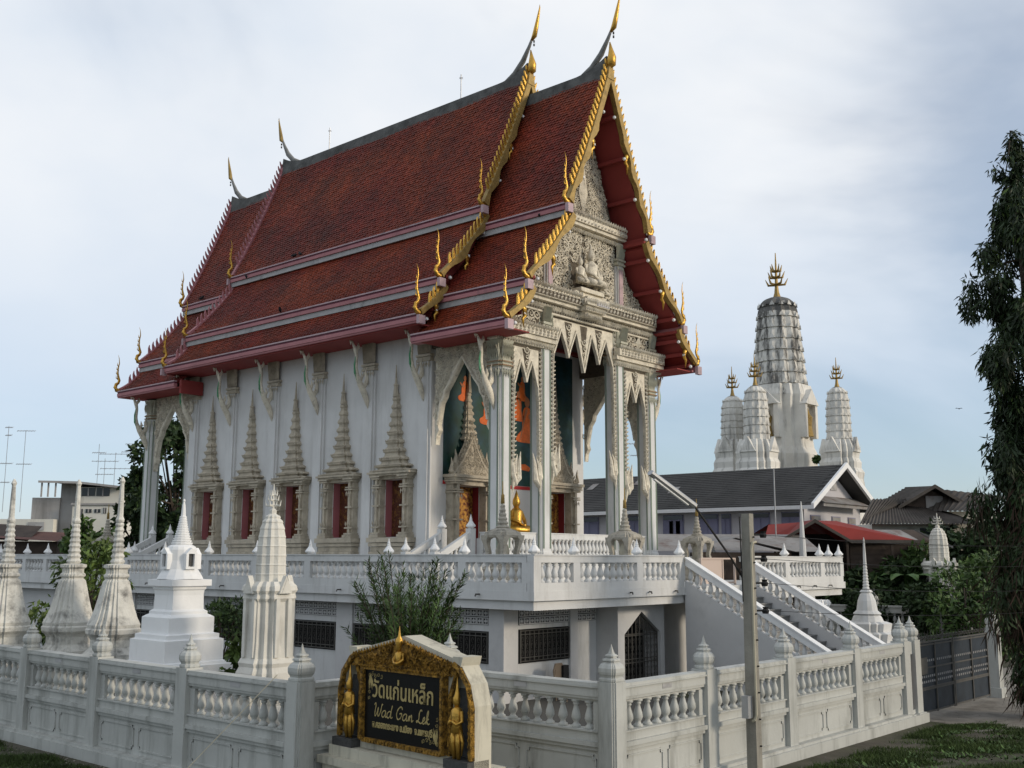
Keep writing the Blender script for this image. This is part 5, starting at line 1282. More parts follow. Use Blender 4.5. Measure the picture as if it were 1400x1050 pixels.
def text(body, size, x, z, shear=0.0, width=None, nm='lettering'):
    cu = bpy.data.curves.new(nm, 'FONT'); cu.body = body; cu.size = size; cu.shear = shear; cu.align_x = 'CENTER'; cu.align_y = 'BOTTOM_BASELINE'; cu.extrude = .004; cu.resolution_u = 3; cu.offset = .004
    ob = bpy.data.objects.new(nm, cu); COL.objects.link(ob); bpy.context.view_layer.update()
    me = bpy.data.meshes.new_from_object(ob.evaluated_get(bpy.context.evaluated_depsgraph_get())); bpy.data.objects.remove(ob)
    xs_ = [v.co.x for v in me.vertices]; w = max(xs_)-min(xs_) if xs_ else 1; k = (width/w) if width else 1; xm_ = (max(xs_)+min(xs_))/2
    for v in me.vertices: v.co = Vector((x+(v.co.x-xm_)*k, .024-v.co.z, z+v.co.y))
    me.materials.clear(); me.materials.append(M['goldtext'])
    link(nm, me, board)
text('วัดแก่นเหล็ก', .30, .0, 1.565, width=1.36)
def script(strokes, x0, z0, s, r):
    mb = MB()
    for P in strokes:
        Q = []
        for a in range(len(P)-1):
            p0, p1, p2, p3 = [np.array(P[max(0, min(len(P)-1, a+q))]) for q in (-1, 0, 1, 2)]
            for t in (0, .25, .5, .75): Q.append(.5*(2*p1+(p2-p0)*t+(2*p0-5*p1+4*p2-p3)*t*t+(3*p1-p0-3*p2+p3)*t**3))
        Q.append(np.array(P[-1]))
        mb.tube([(x0+(q[0]+.22*q[1])*s, .027, z0+q[1]*s) for q in Q], [r*(.75+.35*math.sin(.9*i)**2) for i in range(len(Q))], 5, flat=((0,1,0),.4))
    mb.build('script_lettering', M['goldtext'], board)
ax = lambda x: [(x+.5,.45),(x+.3,.52),(x+.05,.35),(x+.05,.08),(x+.25,0),(x+.45,.2),(x+.5,.48),(x+.5,.1),(x+.62,.02),(x+.75,.15)]
script([[(0,.85),(.12,1.0),(.22,.85),(.2,.3),(.3,0),(.5,.3),(.58,.7),(.6,.25),(.72,0),(.95,.4),(1.02,.95),(1.12,.9)], ax(1.15),
        ax(1.85)[:6]+[(2.35,.5),(2.42,1.0),(2.36,.5),(2.38,.1),(2.5,.02),(2.62,.12)],
        [(3.8,.78),(3.6,1.0),(3.25,.8),(3.12,.35),(3.35,.02),(3.68,.15),(3.78,.5),(3.5,.46)], ax(3.95),
        [(4.7,.15),(4.78,.45),(4.8,.02),(4.9,.35),(5.05,.48),(5.12,.3),(5.12,.06),(5.22,.02),(5.35,.15)],
        [(6.3,.9),(6.15,1.0),(6.0,.75),(6.02,.3),(5.85,.05),(5.75,.12),(5.95,.15),(6.3,0),(6.5,.1)], [(6.5,.15),(6.75,.3),(6.72,.5),(6.58,.4),(6.55,.12),(6.7,.0),(6.95,.2)],
        [(6.95,.2),(7.12,.7),(7.08,1.0),(6.98,.8),(7.0,.02)], [(7.02,.25),(7.25,.45),(7.05,.25),(7.28,.02),(7.42,.12)]], -.66, 1.315, .17, .0095)
text('ต.คลองกระแชง อ.เมือง  จ.เพชรบุรี', .12, .0, 1.17, width=1.34)
mb = MB()
for sx_, sz_, u, v in ((1,-1,-.76,1.84),(-1,1,.76,1.1)):
    for k in range(5): scroll(mb, lambda a,b_,c: (a,.03-c*.2,b_), u+sx_*.07*k, v+.02*(k%2), .035, 1.3, k, sx_, .12, .01, 8); scroll(mb, lambda a,b_,c: (a,.03-c*.2,b_), u, v+sz_*.075*k, .032, 1.3, k, -sx_, .12, .01, 8)
    for k in range(5): leaf3(mb, lambda a,b_,c: (a,.029-c*.2,b_), u, v, sx_*(.05+.05*k)*math.cos(k*.4), sz_*.2*math.sin(k*.4+.1), .02, .01)
sb('corner_scroll','goldtext',mb,board)

# ================================================================== POLE, LAMP, WIRES
pl = thing('utility_pole', 'short tapering concrete utility pole in front of the boundary wall', 'pole', (16.25,9.05,0))
mb = MB(); mb.loft(SQ,[(.088,.092,0),(.088,.092,.4),(.07,.075,4.35)],(16.25,9.05,0)); po = mb.build('shaft', M['pole'], pl)
mb = MB()
for k in range(9): mb.tube([(16.28,8.96+.002*k,.6+k*.42),(16.28,8.925+.002*k,.6+k*.42)],.013,5)
mb.each('bolt_hole', M['black'], po)
mb = MB(); mb.tube([(16.12,9.0,1.0),(16.13,8.96,1.02),(16.14,8.93,1.1),(16.14,8.93,2.4),(16.155,8.94,3.75),(16.18,8.93,3.86),(16.3,8.93,3.88)],.022,6); mb.build('conduit', M['pvc'], pl)
mb = MB(); mb.box(16.0,9.0,1.05,16.14,9.12,1.4); mb.build('meter_box', M['metal'], pl)
for k, z in enumerate((4.0,3.6,3.2,2.75)):
    mb = MB(); mb.tube([(16.3,9.0,z),(16.5,8.9,z)],.018,5); mb.loft(ngon(8),[(.05,-.05),(.065,0),(.04,.03),(.055,.06)],(16.5,8.9,z)); mb.build('insulator', M['black'], pl)
mb = MB(); mb.tube([(16.12,9.1,2.9),(16.08,9.1,4.3)],.012,5); mb.build('riser_cable', M['black'], pl)
lp = thing('street_lamp', 'tubular fluorescent street lamp on a thin arm slanting up from the pole', 'street lamp', (16.1,9.1,3.3))
A, B_, C_ = (16.2,9.15,3.3), (15.0,9.3,4.44), (14.05,9.5,4.93)
mb = MB(); mb.tube([A,(15.9,9.18,3.62),B_],.019,6); mb.build('arm', M['black'], lp)
mb = MB(); mb.tube([B_,tuple((Vector(B_)+Vector(C_))/2),C_],[.065,.065,.06],8,flat=((0,0,1),.75)); hd = mb.build('housing', M['metal'], lp)
mb = MB(); v = Vector(C_)-Vector(B_); mb.tube([tuple(Vector(B_)+v*.15-Vector((0,0,.055))),tuple(Vector(B_)+v*.92-Vector((0,0,.055)))],.026,6); mb.build('tube', M['bwhite'], hd)
def wire(p0, p1, sag, label, r=.005, m='black', n=14):
    P = [Vector(p0).lerp(Vector(p1), i/n)-Vector((0,0,sag*4*(i/n)*(1-i/n))) for i in range(n+1)]
    mb = MB(); mb.tube([tuple(p) for p in P], r, 4); o = mb.build('cable', M[m]); tag(o, label, 'cable', 'cables strung from the pole')
wire((16.5,8.9,4.0),(44,3,5.6),.7,'topmost black cable running right from the concrete pole')
wire((16.5,8.9,3.6),(44,3.2,5.1),.7,'second highest black cable running right from the concrete pole')
wire((16.5,8.9,3.2),(44,3.4,4.6),.8,'third black cable running right from the concrete pole')
wire((16.5,8.9,2.75),(44,3.6,4.1),.8,'lowest black cable running right from the concrete pole')
o = MB(); o.tube([(9.6,12.9,1.95),(8.3,14.2,.0)],.006,4); tag(o.build('guy_wire', M['pvc']), 'thin pale guy wire slanting down across the left boundary wall', 'wire')
# chair by the lower storey
ch = thing('plastic_chair', 'brown plastic chair with dark cloth by the barred window below the terrace', 'chair', (22.2,17.7,0))
mb = MB(); mb.box(21.98,17.5,.4,22.42,17.9,.44); mb.build('seat', M['plastic'], ch)
mb = MB(); mb.tube([(22.0,17.9,.42),(21.99,17.93,.75),(22.08,17.95,.9),(22.32,17.95,.9),(22.41,17.93,.75),(22.4,17.9,.42)],.03,6); mb.box(22.06,17.93,.5,22.34,17.95,.88); mb.build('backrest', M['plastic'], ch)
for a in (22.01,22.39):
    for b_ in (17.53,17.87): mb = MB(); mb.tube([(a,b_,0),(a,b_,.41)],.02,5); mb.build('leg', M['plastic'], ch)
mb = MB(); mb.box(22.3,17.86,.46,22.52,17.99,.86); mb.build('draped_cloth', M['black'], ch)
# ================================================================== VEGETATION
def leaves(name, m, parent, C_, rad, n, size, asp=2.2, droop=0.0, squash=1.0, shape=None, kind=None):
    """n folded leaf-shaped faces scattered through clumps (centres C_, radii rad)"""
    C_ = np.asarray(C_, float); rad = np.asarray(rad, float)
    idx = rng.choice(len(C_), n, p=rad**2/np.sum(rad**2))
    d = rng.normal(size=(n, 3)); d /= np.linalg.norm(d, axis=1)[:, None]
    r = rng.random(n)**.45
    P = C_[idx]+d*(r*rad[idx])[:, None]*np.array([1, 1, squash])
    t = rng.normal(size=(n, 3)); t[:, 2] -= droop*2.2; t += d*.8; t /= np.linalg.norm(t, axis=1)[:, None]
    s = np.cross(t, rng.normal(size=(n, 3))); s /= np.linalg.norm(s, axis=1)[:, None]
    nn = np.cross(t, s)
    Ls = size*(.5+1.0*rng.random(n))[:, None]; Ws = Ls/asp*.5
    V = np.stack([P, P+t*Ls*.45+s*Ws+nn*Ls*.06, P+t*Ls, P+t*Ls*.45-s*Ws+nn*Ls*.06], 1).reshape(-1, 3)
    return fastmesh(name, V, 4, m, parent, kind)
def fastmesh(name, V, k, m, parent=None, kind=None):
    o = org(parent); V = V-np.array([o.x, o.y, o.z]); n = len(V)//k
    me = bpy.data.meshes.new(name); me.vertices.add(len(V)); me.vertices.foreach_set('co', V.astype(np.float32).ravel())
    me.loops.add(len(V)); me.loops.foreach_set('vertex_index', np.arange(len(V), dtype=np.int32))
    me.polygons.add(n); me.polygons.foreach_set('loop_start', np.arange(0, len(V), k, dtype=np.int32))
    me.materials.append(M[m]); me.update(); me.validate()
    return link(name, me, parent, kind=kind, at=o)
def tree(name, label, base, h, crown_c, crown_r, ncl, nleaf, size, m='leafd', cat='tree', group=None, seed=1, tr=.16, asp=2.0, flat=.8, droop=.2):
    rd = random.Random(seed); t = thing(name, label, cat, base, group=group)
    B = Vector(base); Cc = Vector(crown_c); cl = []; rads = []
    for i in range(ncl):
        while True:
            v = Vector((rd.uniform(-1,1), rd.uniform(-1,1), rd.uniform(-1,1)))
            if .25 < v.length < 1: break
        p = Cc+Vector((v.x*crown_r[0], v.y*crown_r[1], v.z*crown_r[2])); cl.append(tuple(p)); rads.append(min(crown_r)*rd.uniform(.24,.48))
    mb = MB(); mid = B.lerp(Cc, .55)+Vector((rd.uniform(-.2,.2), rd.uniform(-.2,.2), 0))
    mb.tube([tuple(B), tuple(mid), tuple(Cc+Vector((0,0,crown_r[2]*.5)))], [tr, tr*.75, tr*.25], 7); mb.build('trunk', M['bark'], t, True)
    for i in range(0, min(ncl, 24)):
        c = Vector(cl[i]); s = mid.lerp(Cc, rd.uniform(0, .8)); mb = MB()
        mb.tube([tuple(s), tuple(s.lerp(c, .5)+Vector((0,0,.1))), tuple(c)], [tr*.4, tr*.22, .015], 5); mb.build('branch', M['bark'], t)
    leaves('crown', m, t, cl, rads, nleaf, size, asp, droop, flat)
    return t
# tall drooping column tree at the right edge
TB = (27.34, 7.48, 0)
ct = thing('column_tree', 'tall dark columnar tree with drooping leaves at the right edge', 'tree', TB)
mb = MB(); mb.tube([(TB[0],TB[1],0),(TB[0]+.1,TB[1],5),(TB[0],TB[1],13.4)],[.2,.15,.03],8); mb.build('trunk', M['bark'], ct, True)
cl = []; rd_ = []; vin = []
for k in range(330):
    z = .75+13.3*(k/330); a = random.uniform(0, 6.283)
    prof = float(np.interp(z, [.5,1.2,2.9,4.7,6.4,8.1,9.5,10.1,11.6,12.4,13.4,14], [.7,1.15,1.15,1.2,1.25,1.25,1.2,1.45,1.1,.62,.34,.07]))*random.uniform(.6, 1.22)
    tier = 1+.22*math.sin(z*2.4+math.sin(a)*1.3)+.12*math.sin(z*5.1+a)
    rr = prof*tier*random.uniform(.35, .9)
    cl.append((TB[0]+rr*math.cos(a), TB[1]+rr*math.sin(a), z)); rd_.append(random.uniform(.16, .36)*(1 if z < 12.6 else .5))
    if k % 3 == 0 and z > 2: vin.append((TB[0]+prof*.95*math.cos(a), TB[1]+prof*.95*math.sin(a), z))
for k in range(0, 330, 9):
    c = cl[k]; mb = MB(); mb.tube([(TB[0],TB[1],c[2]+.35),(TB[0]+(c[0]-TB[0])*.6,TB[1]+(c[1]-TB[1])*.6,c[2]+.4),c],[.035,.025,.01],4); mb.build('branch', M['bark'], ct)
hi = [i for i in range(330) if cl[i][2] > 5.2]; lo = [i for i in range(330) if cl[i][2] <= 5.2]
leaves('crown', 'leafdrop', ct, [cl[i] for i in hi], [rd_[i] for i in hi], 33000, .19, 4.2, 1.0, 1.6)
leaves('lit_leaves', 'leafl', ct, [cl[i] for i in hi if cl[i][2] > 7], [rd_[i]*1.05 for i in hi if cl[i][2] > 7], 1300, .18, 4.0, 1.0, 1.6)  # paler leaf colour paints in the sunlit highlights of the upper crown
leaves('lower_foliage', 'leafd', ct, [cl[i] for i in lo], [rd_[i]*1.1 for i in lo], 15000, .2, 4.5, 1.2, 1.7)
cv_ = np.array([cl[i] for i in lo]); leaves('dead_twigs', 'vine', ct, cv_, [rd_[i]*1.3 for i in lo], 5500, .5, 18, 1.6, 2.0)
leaves('fresh_leaves', 'leafl', ct, [(TB[0]-.75+.25*random.random(), TB[1]+.3*random.random(), z) for z in (.9,1.1,1.3,1.5,1.0)], [.2]*5, 260, .22, 3.6, 1.0, 1.4)
# feathery upright shrub behind the sign
sh = thing('feathery_shrub', 'tall shrub of upright feathery stems rising behind the temple sign', 'shrub', (14.1,15.0,0))
LV = []
for k in range(78):
    a = random.uniform(0, 6.283); ln = random.uniform(2.3, 3.75)*(1-.12*random.random()); sp_ = random.uniform(.1, 1.0); R0 = .22*random.random()
    b = Vector((14.1+R0*math.cos(a), 15.0+R0*math.sin(a), .3)); P = []
    for i in range(9):
        t = i/8; P.append(b+Vector((math.cos(a)*sp_*(t**1.5)*1.15, math.sin(a)*sp_*(t**1.5)*1.15, ln*(t-.1*sp_*t*t))))
    mb = MB(); mb.tube([tuple(p) for p in P],[.016-.0013*i for i in range(9)],4); mb.build('stem', M['bark'], sh)
    for i in range(2, 8):
        for q in range(13):
            f = P[i].lerp(P[i+1], q/13); d = (P[i+1]-P[i]).normalized()
            for s_ in (-1, 1):
                sd_ = d.cross(Vector((random.gauss(0,1), random.gauss(0,1), .3))).normalized()
                tip = f+(sd_+d*.8)*random.uniform(.08, .16); wv = d.cross(sd_).normalized()*.0135
                LV += [tuple(f), tuple(f.lerp(tip,.5)+wv), tuple(tip), tuple(f.lerp(tip,.5)-wv)]
fastmesh('foliage', np.array(LV), 4, 'leafm', sh)
# shrubs between the stupas and the terrace
tree('leafy_bush', 'light green leafy bush between the two left ringed stupas', (13.6,26.0,0), 3, (13.6,26.0,2.3), (1.1,1.1,1.75), 34, 5200, .17, 'leafl', 'bush', seed=4, tr=.07, asp=2.4, droop=.6)
tree('leafy_bush', 'dark bush between the bright white stupa and the slender corncob stupa', (13.1,19.6,0), 3, (13.1,19.6,1.6), (.75,.75,1.35), 24, 4200, .1, 'leafd', 'bush', seed=5, tr=.06)
sp_t = thing('spindly_shrub', 'spindly bare-stemmed shrub poking above the dark bush by the terrace', 'shrub', (13.6,18.9,0))
LV = []
for k in range(9):
    a = random.uniform(0,6.28); tip = Vector((13.6+random.uniform(-.3,.75), 18.9+random.uniform(-.7,.2), random.uniform(2.7,3.75))); b = Vector((13.5,18.9,1.2))
    mb = MB(); mb.tube([tuple(b),tuple(b.lerp(tip,.5)+Vector((0,0,.12))),tuple(tip)],[.014,.01,.004],4); mb.build('stem', M['bark'], sp_t)
    for q in range(26):
        f = b.lerp(tip, .35+.65*q/26)+Vector((random.gauss(0,.03),random.gauss(0,.03),0)); d = Vector((random.gauss(0,1),random.gauss(0,1),random.gauss(0,1))).normalized()*.06; w = Vector((random.gauss(0,1),random.gauss(0,1),random.gauss(0,1))).normalized()*.02
        LV += [tuple(f),tuple(f+d*.5+w),tuple(f+d),tuple(f+d*.5-w)]
fastmesh('foliage', np.array(LV), 4, 'leafd', sp_t)
tree('low_plant', 'light green low plant at the foot of the slender corncob stupa', (12.3,17.55,0), 1.5, (12.0,17.4,1.6), (.3,.3,.45), 9, 700, .14, 'leafl', 'plant', seed=8, tr=.03, asp=1.5)
# trees behind
def at(px, py, d):     # world point at a given distance along the view axis (layout helper, evaluated once at build time)
    c = Vector(((px-700)/1466.66*d, -(py-525)/1466.66*d, -d)); return camo.matrix_world @ c
for px, py, d, r, rz, nl, m, sd_, lab in ((240,672,66,2.3,4.7,7500,'leafd',11,'dark leafy tree seen between the rear porch columns'),(187,700,66,1.0,2.6,2800,'leafd',12,'dark leafy tree just left of the rear porch column'),(122,742,62,1.35,1.2,2000,'leafm',13,'round tree top beside the cream building at the left')):
    p = at(px,py,d); tree('leafy_tree', lab, (p.x,p.y,0), 8, tuple(p), (r,r,rz), 30, nl, .36, m, seed=sd_, tr=.2, asp=1.8)
tree('leafy_tree', 'green treetop seen low between the porch columns', (46,42,0), 5, (46,42,3.2), (2.6,2.6,2.2), 24, 3600, .36, 'leafm', seed=14, tr=.2)
# garden at the right behind the rear wall
for i, (px, py, d, r, rz, m, lab, sz) in enumerate((
    (1180,824,45.4,1.25,1.2,'leafd','dark garden bush below the wooden house wall',.3),(1222,818,45.4,1.3,1.5,'leafd','dark garden bush left of the banana plant',.3),
    (1262,806,46,1.7,1.6,'leafm','mid green bush below the banana plant',.3),(1320,835,40,1.75,1.7,'leafm','round bright bush behind the dark gate',.2),(1285,838,41,1.3,1.2,'leafd','small dark bush left of the round bright bush',.2),
    (1345,775,50,2.1,2.5,'leafd','dark bush beside the big column tree',.3),(1318,752,54,2.0,1.2,'leafd','dark shrub top behind the distant corncob stupa',.32),(1150,815,45.2,.9,1.1,'leafd','dark bush right of the terrace wing',.25),(1360,815,44,1.4,2.2,'leafm','green bush between gate pillar and tree',.22),(1175,838,43.5,1.2,.9,'leafd','low dark bush just right of the needle stupa base',.2),(1230,838,43.5,1.3,.9,'leafd','low dark bush behind the paired gate pillars',.2),(1300,785,49,1.9,1.9,'leafd','dark bush right of the distant corncob stupa foot',.3))):
    p = at(px, py, d); tree('garden_bush', lab, (p.x,p.y,0), 3, tuple(p), (r,r,rz), 26, 3600, sz, m, 'bush', seed=40+i, tr=.08)
p = at(1238,768,45.2); bt = thing('banana_plant', 'banana plant with broad pale green leaves beside the wooden house', 'plant', (p.x,p.y,0))
mb = MB(); mb.tube([(p.x,p.y,0),(p.x,p.y,2.6)],[.13,.09],7); mb.build('stem', M['leafl'], bt)
for k in range(9):
    a = k*.7+.3; P = [Vector((p.x,p.y,2.5))+Vector((math.cos(a)*t*1.5, math.sin(a)*t*1.5, 1.5*t-1.5*t*t+.3*t)) for t in np.linspace(0,1,7)]
    sd_ = Vector((-math.sin(a), math.cos(a), 0)); w = [.03,.16,.24,.26,.22,.14,.02]
    mb = MB(); mb.strip([q+sd_*x-Vector((0,0,.06)) for q, x in zip(P,w)], P); mb.strip(P, [q-sd_*x-Vector((0,0,.06)) for q, x in zip(P,w)]); mb.build('leaf', M['banana'], bt)
# grass: right corner outside the wall, left corner, verge
def grass(n, tri, seed, hmin, hmax):
    r = np.random.default_rng(seed); a, b, c = [np.array(x) for x in tri]
    u = r.random((n,1)); v = r.random((n,1)); f = (u+v > 1); u = np.where(f,1-u,u); v = np.where(f,1-v,v)
    P = a+(b-a)*u+(c-a)*v; P = np.hstack([P, np.full((n,1),-.005)])
    dens = np.sin(P[:,0]*2.3+1.1*np.sin(P[:,1]*1.9))+np.sin(P[:,1]*3.1+P[:,0])+.8*np.sin(P[:,0]*7+P[:,1]*5); keep = dens > r.normal(-.2,.8,n); P = P[keep]; dens = dens[keep]; n = len(P)
    h = (hmin+(hmax-hmin)*r.random(n)**1.6)*(.7+.3*np.clip(dens,0,2)); an = r.random(n)*6.283; ln = r.normal(0,.45,(n,2))*h[:,None]
    w = np.stack([np.cos(an),np.sin(an),np.zeros(n)],1)*(.006+.006*r.random(n))[:,None]
    T = P+np.stack([ln[:,0],ln[:,1],h],1)
    return np.stack([P-w,P+w,T],1).reshape(-1,3)
V = np.vstack([grass(52000,((15.5,8.9),(24.6,9.1),(26.5,5.2)),1,.03,.12), grass(52000,((15.5,8.9),(27,4.4),(14,5.5)),2,.03,.12), grass(9000,((24.6,9.1),(25.6,8.0),(23.5,8.4)),3,.03,.1)])
fastmesh('grass', V, 3, 'grass', kind='stuff')
V = np.vstack([grass(40000,((9.7,13.4),(9.72,27),(7.5,16)),4,.03,.11), grass(24000,((9.72,27),(7.5,16),(7.0,27)),5,.03,.11)])
fastmesh('grass', V, 3, 'grass', kind='stuff')
V = []
for k in range(46):
    x, y = random.uniform(18.5,25.6), random.uniform(6.2,8.6)
    for q in range(14):
        a = random.uniform(0,6.28); t = Vector((math.cos(a),math.sin(a),random.uniform(.2,1.1))).normalized()*random.uniform(.06,.13); b = Vector((x+random.gauss(0,.1),y+random.gauss(0,.1),.01+random.random()*.06)); w = Vector((-math.sin(a),math.cos(a),0))*.022
        V += [tuple(b),tuple(b+t*.5+w),tuple(b+t),tuple(b+t*.5-w)]
V_ = []
for k in range(900):
    x, y = (random.uniform(14,27), random.uniform(5.2,9.3)) if k % 2 else (random.uniform(8.2,9.9), random.uniform(13.2,25)); s_ = random.uniform(.008,.03)
    P_ = [(x+s_*math.cos(a+.5*random.random()), y+s_*math.sin(a), .003) for a in (0,2.1,4.2)]; t_ = (x+random.gauss(0,.004), y, .004+s_*.8)
    for a in range(3): V_ += [P_[a], P_[(a+1)%3], t_]
fastmesh('pebbles', np.array(V_), 3, 'path', kind='stuff')
fastmesh('weeds', np.array(V), 4, 'leafm', kind='stuff')

# ================================================================== PRANG TOWERS FAR BEHIND
def tower(base_pt, label, w, zb, zt, big=False, group=None, stain='prangw'):
    x, y = base_pt; t = thing('temple_tower', label, 'tower', (x,y,0), group=group)
    H_ = zt-zb; sec = fluted(12,.1) if not big else fluted(14,.1)
    rot = R(12); sec = [(a*math.cos(rot)-b*math.sin(rot), a*math.sin(rot)+b*math.cos(rot)) for a, b in sec]
    n = 9 if big else 8
    prof = []; pts = np.linspace(0, 1, n+1)
    env = (lambda q: float(np.interp(q,[0,.29,.53,.77,.89,.93,.96,.985,1],[1.0,.93,.855,.775,.71,.65,.54,.38,.15]))) if big else (lambda q: float(np.interp(q,[0,.6,.8,.875,.92,.96,.985,1],[1.0,.93,.87,.78,.68,.5,.33,.1])))
    low = []; 
    for a, b in zip(pts[:-1], pts[1:]):
        ra, rb = env(a), env(b)
        seg = [(w*ra*1.0, zb+H_*a), (w*ra*1.025, zb+H_*(a+(b-a)*.07)), (w*(ra*.88+rb*.12)*.985, zb+H_*(a+(b-a)*.12)), (w*(ra*.5+rb*.5)*1.0, zb+H_*(a+(b-a)*.5)), (w*(ra*.12+rb*.88)*.985, zb+H_*(a+(b-a)*.88)), (w*rb*.965, zb+H_*(a+(b-a)*.93)), (w*rb*.97, zb+H_*b)]
        if b > .999: seg = seg[:3]+[(w*env(q), zb+H_*q) for q in np.linspace(a+.02, 1, 9)]
        prof += seg
    cut = [p_ for p_ in prof if (p_[1]-zb)/H_ < (.8 if big else .97)]; top = [p_ for p_ in prof if (p_[1]-zb)/H_ >= (.8 if big else .97)]
    mb = MB(); mb.loft(sec, cut+top[:1], (x,y,0)); mb.build('ribbed_body', M[stain], t)
    if len(top) > 1: mb = MB(); mb.loft(sec, top, (x,y,0)); mb.build('dark_dome', M['prangd'], t)
    an = MB()     # antefix stones on every ledge
    for a in pts[:-1]:
        r = w*env(a)*1.03; z = zb+H_*a
        for k in range(14):
            th = k*2*math.pi/14+rot; c, s_ = math.cos(th), math.sin(th); q = w*.1
            an.add([(x+c*r-s_*q,y+s_*r+c*q,z),(x+c*r+s_*q,y+s_*r-c*q,z),(x+c*r*.98,y+s_*r*.98,z+H_/n*.42),(x+c*r*.9,y+s_*r*.9,z)],[(0,1,2),(0,2,3),(1,3,2)])
    an.build('antefix_row', M[stain], t, kind='stuff')
    fz = zt; mb = MB(); k_ = w/2.9*(1 if big else 1.35)
    mb.tube([(x,y,fz-.2),(x,y,fz+.5*k_),(x,y,fz+1.2*k_),(x,y,fz+5.0*k_)],[.5*k_,.28*k_,.2*k_,.05*k_],6)
    for zz, r in ((1.4,1.15),(2.2,.85),(2.9,.6)):
        for q in range(5):
            a = q*1.2566+.4; mb.tube([(x,y,fz+zz*k_),(x+r*.8*k_*math.cos(a),y+r*.8*k_*math.sin(a),fz+(zz+.05)*k_),(x+r*k_*1.1*math.cos(a),y+r*k_*1.1*math.sin(a),fz+(zz+.75)*k_)],[.17*k_,.14*k_,.03*k_],4)
    mb.build('trident_finial', M['goldm'], t)
    return t, sec
def far(px, d): p = at(px, 700, d); return (p.x, p.y)
def zat(py, px, d): return at(px, py, d).z
D0 = 150
cxy = far(1073, D0); ct_, sec_ = tower(cxy, 'tall central white tower with blackened ribbed crown and gilded trident', 3.85, zat(540,1073,D0), zat(395,1068,D0), True, stain='prangs')
mb = MB(); zz = [zat(v,1073,D0) for v in (660,640,622,612,600,560,550,540,532,525)]
mb.loft(RD2,[(4.5,zz[0]-14),(4.5,zz[0]),(4.2,zz[1]),(4.3,zz[2]),(3.9,zz[3]),(3.75,zz[4]),(3.75,zz[5]),(3.9,zz[6]),(4.1,zz[7]),(3.9,zz[8]),(3.75,zz[9])],(cxy[0],cxy[1],0)); mb.build('tower_base', M['prangw'], ct_)
mb = MB()
for k in range(4):
    a = k*math.pi/2; c, s_ = math.cos(a), math.sin(a); F = lambda u,v,w: (cxy[0]+c*(3.7+w)-s_*u, cxy[1]+s_*(3.7+w)+c*u, v)
    half_box(mb, F, -1.9, -1.2, zz[4], zz[5]+.6, .9); half_box(mb, F, 1.2, 1.9, zz[4], zz[5]+.6, .9)
    P = [(-2.0,zz[5]+.6),(2.0,zz[5]+.6),(0,zz[5]+2.8)]; mb.add([F(u,v,0) for u,v in P]+[F(u,v,1.1) for u,v in P],[(0,1,2),(3,4,5),(0,1,4,3),(1,2,5,4),(2,0,3,5)])
mb.each('niche_porch', M['prangw'], ct_)
mb = MB()
for k in range(4):
    a = k*math.pi/2; c, s_ = math.cos(a), math.sin(a); xx, yy = cxy[0]+c*4.05, cxy[1]+s_*4.05
    mb.tube([(xx,yy,zz[4]+.2),(xx,yy,zz[4]+1.6),(xx,yy,zz[4]+2.9),(xx,yy,zz[4]+3.3),(xx,yy,zz[4]+4.2)],[.75,.5,.65,.3,.05],7)
mb.each('niche_statue', M['goldm'], ct_)
for px, d, py0, py1, w, lab in ((1006,156,612,537,1.72,'small white tower at the far left of the tower group, dark topped'),(1038,143,615,522,1.86,'small white tower directly in front of the left of the tall central tower'),(1152,143,610,524,1.72,'small white tower standing clear at the right of the tower group')):
    xy = far(px, d); t, sec_ = tower(xy, lab, w*d/143, zat(py0,px,d), zat(py1,px,d), False, 'small corner towers of the far tower group')
    mb = MB(); q = [zat(v,px,d) for v in (690,655,646,640,632,626,618,608,600)]; k = d/143*w/1.72
    mb.loft(RD2,[(3.6*k,-.0),(3.0*k,q[0]),(2.6*k,q[1]),(2.75*k,q[2]),(2.4*k,q[3]),(2.45*k,q[4]),(2.2*k,q[5]),(2.3*k,q[6]),(2.1*k,q[7]),(1.7*k,q[8])],(xy[0],xy[1],0)); mb.build('tower_base', M['prangw'], t)
    mb = MB()
    for j in range(4):
        a = j*math.pi/2; c, s_ = math.cos(a), math.sin(a); F = lambda u,v,ww: (xy[0]+c*(2.0*k+ww)-s_*u, xy[1]+s_*(2.0*k+ww)+c*u, v)
        P = [(-1.1*k,q[6]),(1.1*k,q[6]),(0,q[8]+.3*k)]; mb.add([F(u,v,0) for u,v in P]+[F(u,v,.5) for u,v in P],[(0,1,2),(3,4,5),(0,1,4,3),(1,2,5,4),(2,0,3,5)])
        for jj in range(5): mb.add([F(-1+.4*jj,q[6]+.2,.5),F(-.8+.4*jj,q[6]+.2,.5),F(-.9+.4*jj,q[6]+1.0,.7)],[(0,1,2)])
    mb.each('gable_niche', M['prangw'], t)
tree('wall_plant', 'small green plant rooted in the tower ledge', (*far(1124,145),zat(634,1124,145)), 1, (*far(1124,145),zat(628,1124,145)), (1.1,1.1,.7), 7, 500, .4, 'leafm', 'plant', seed=77, tr=.08)

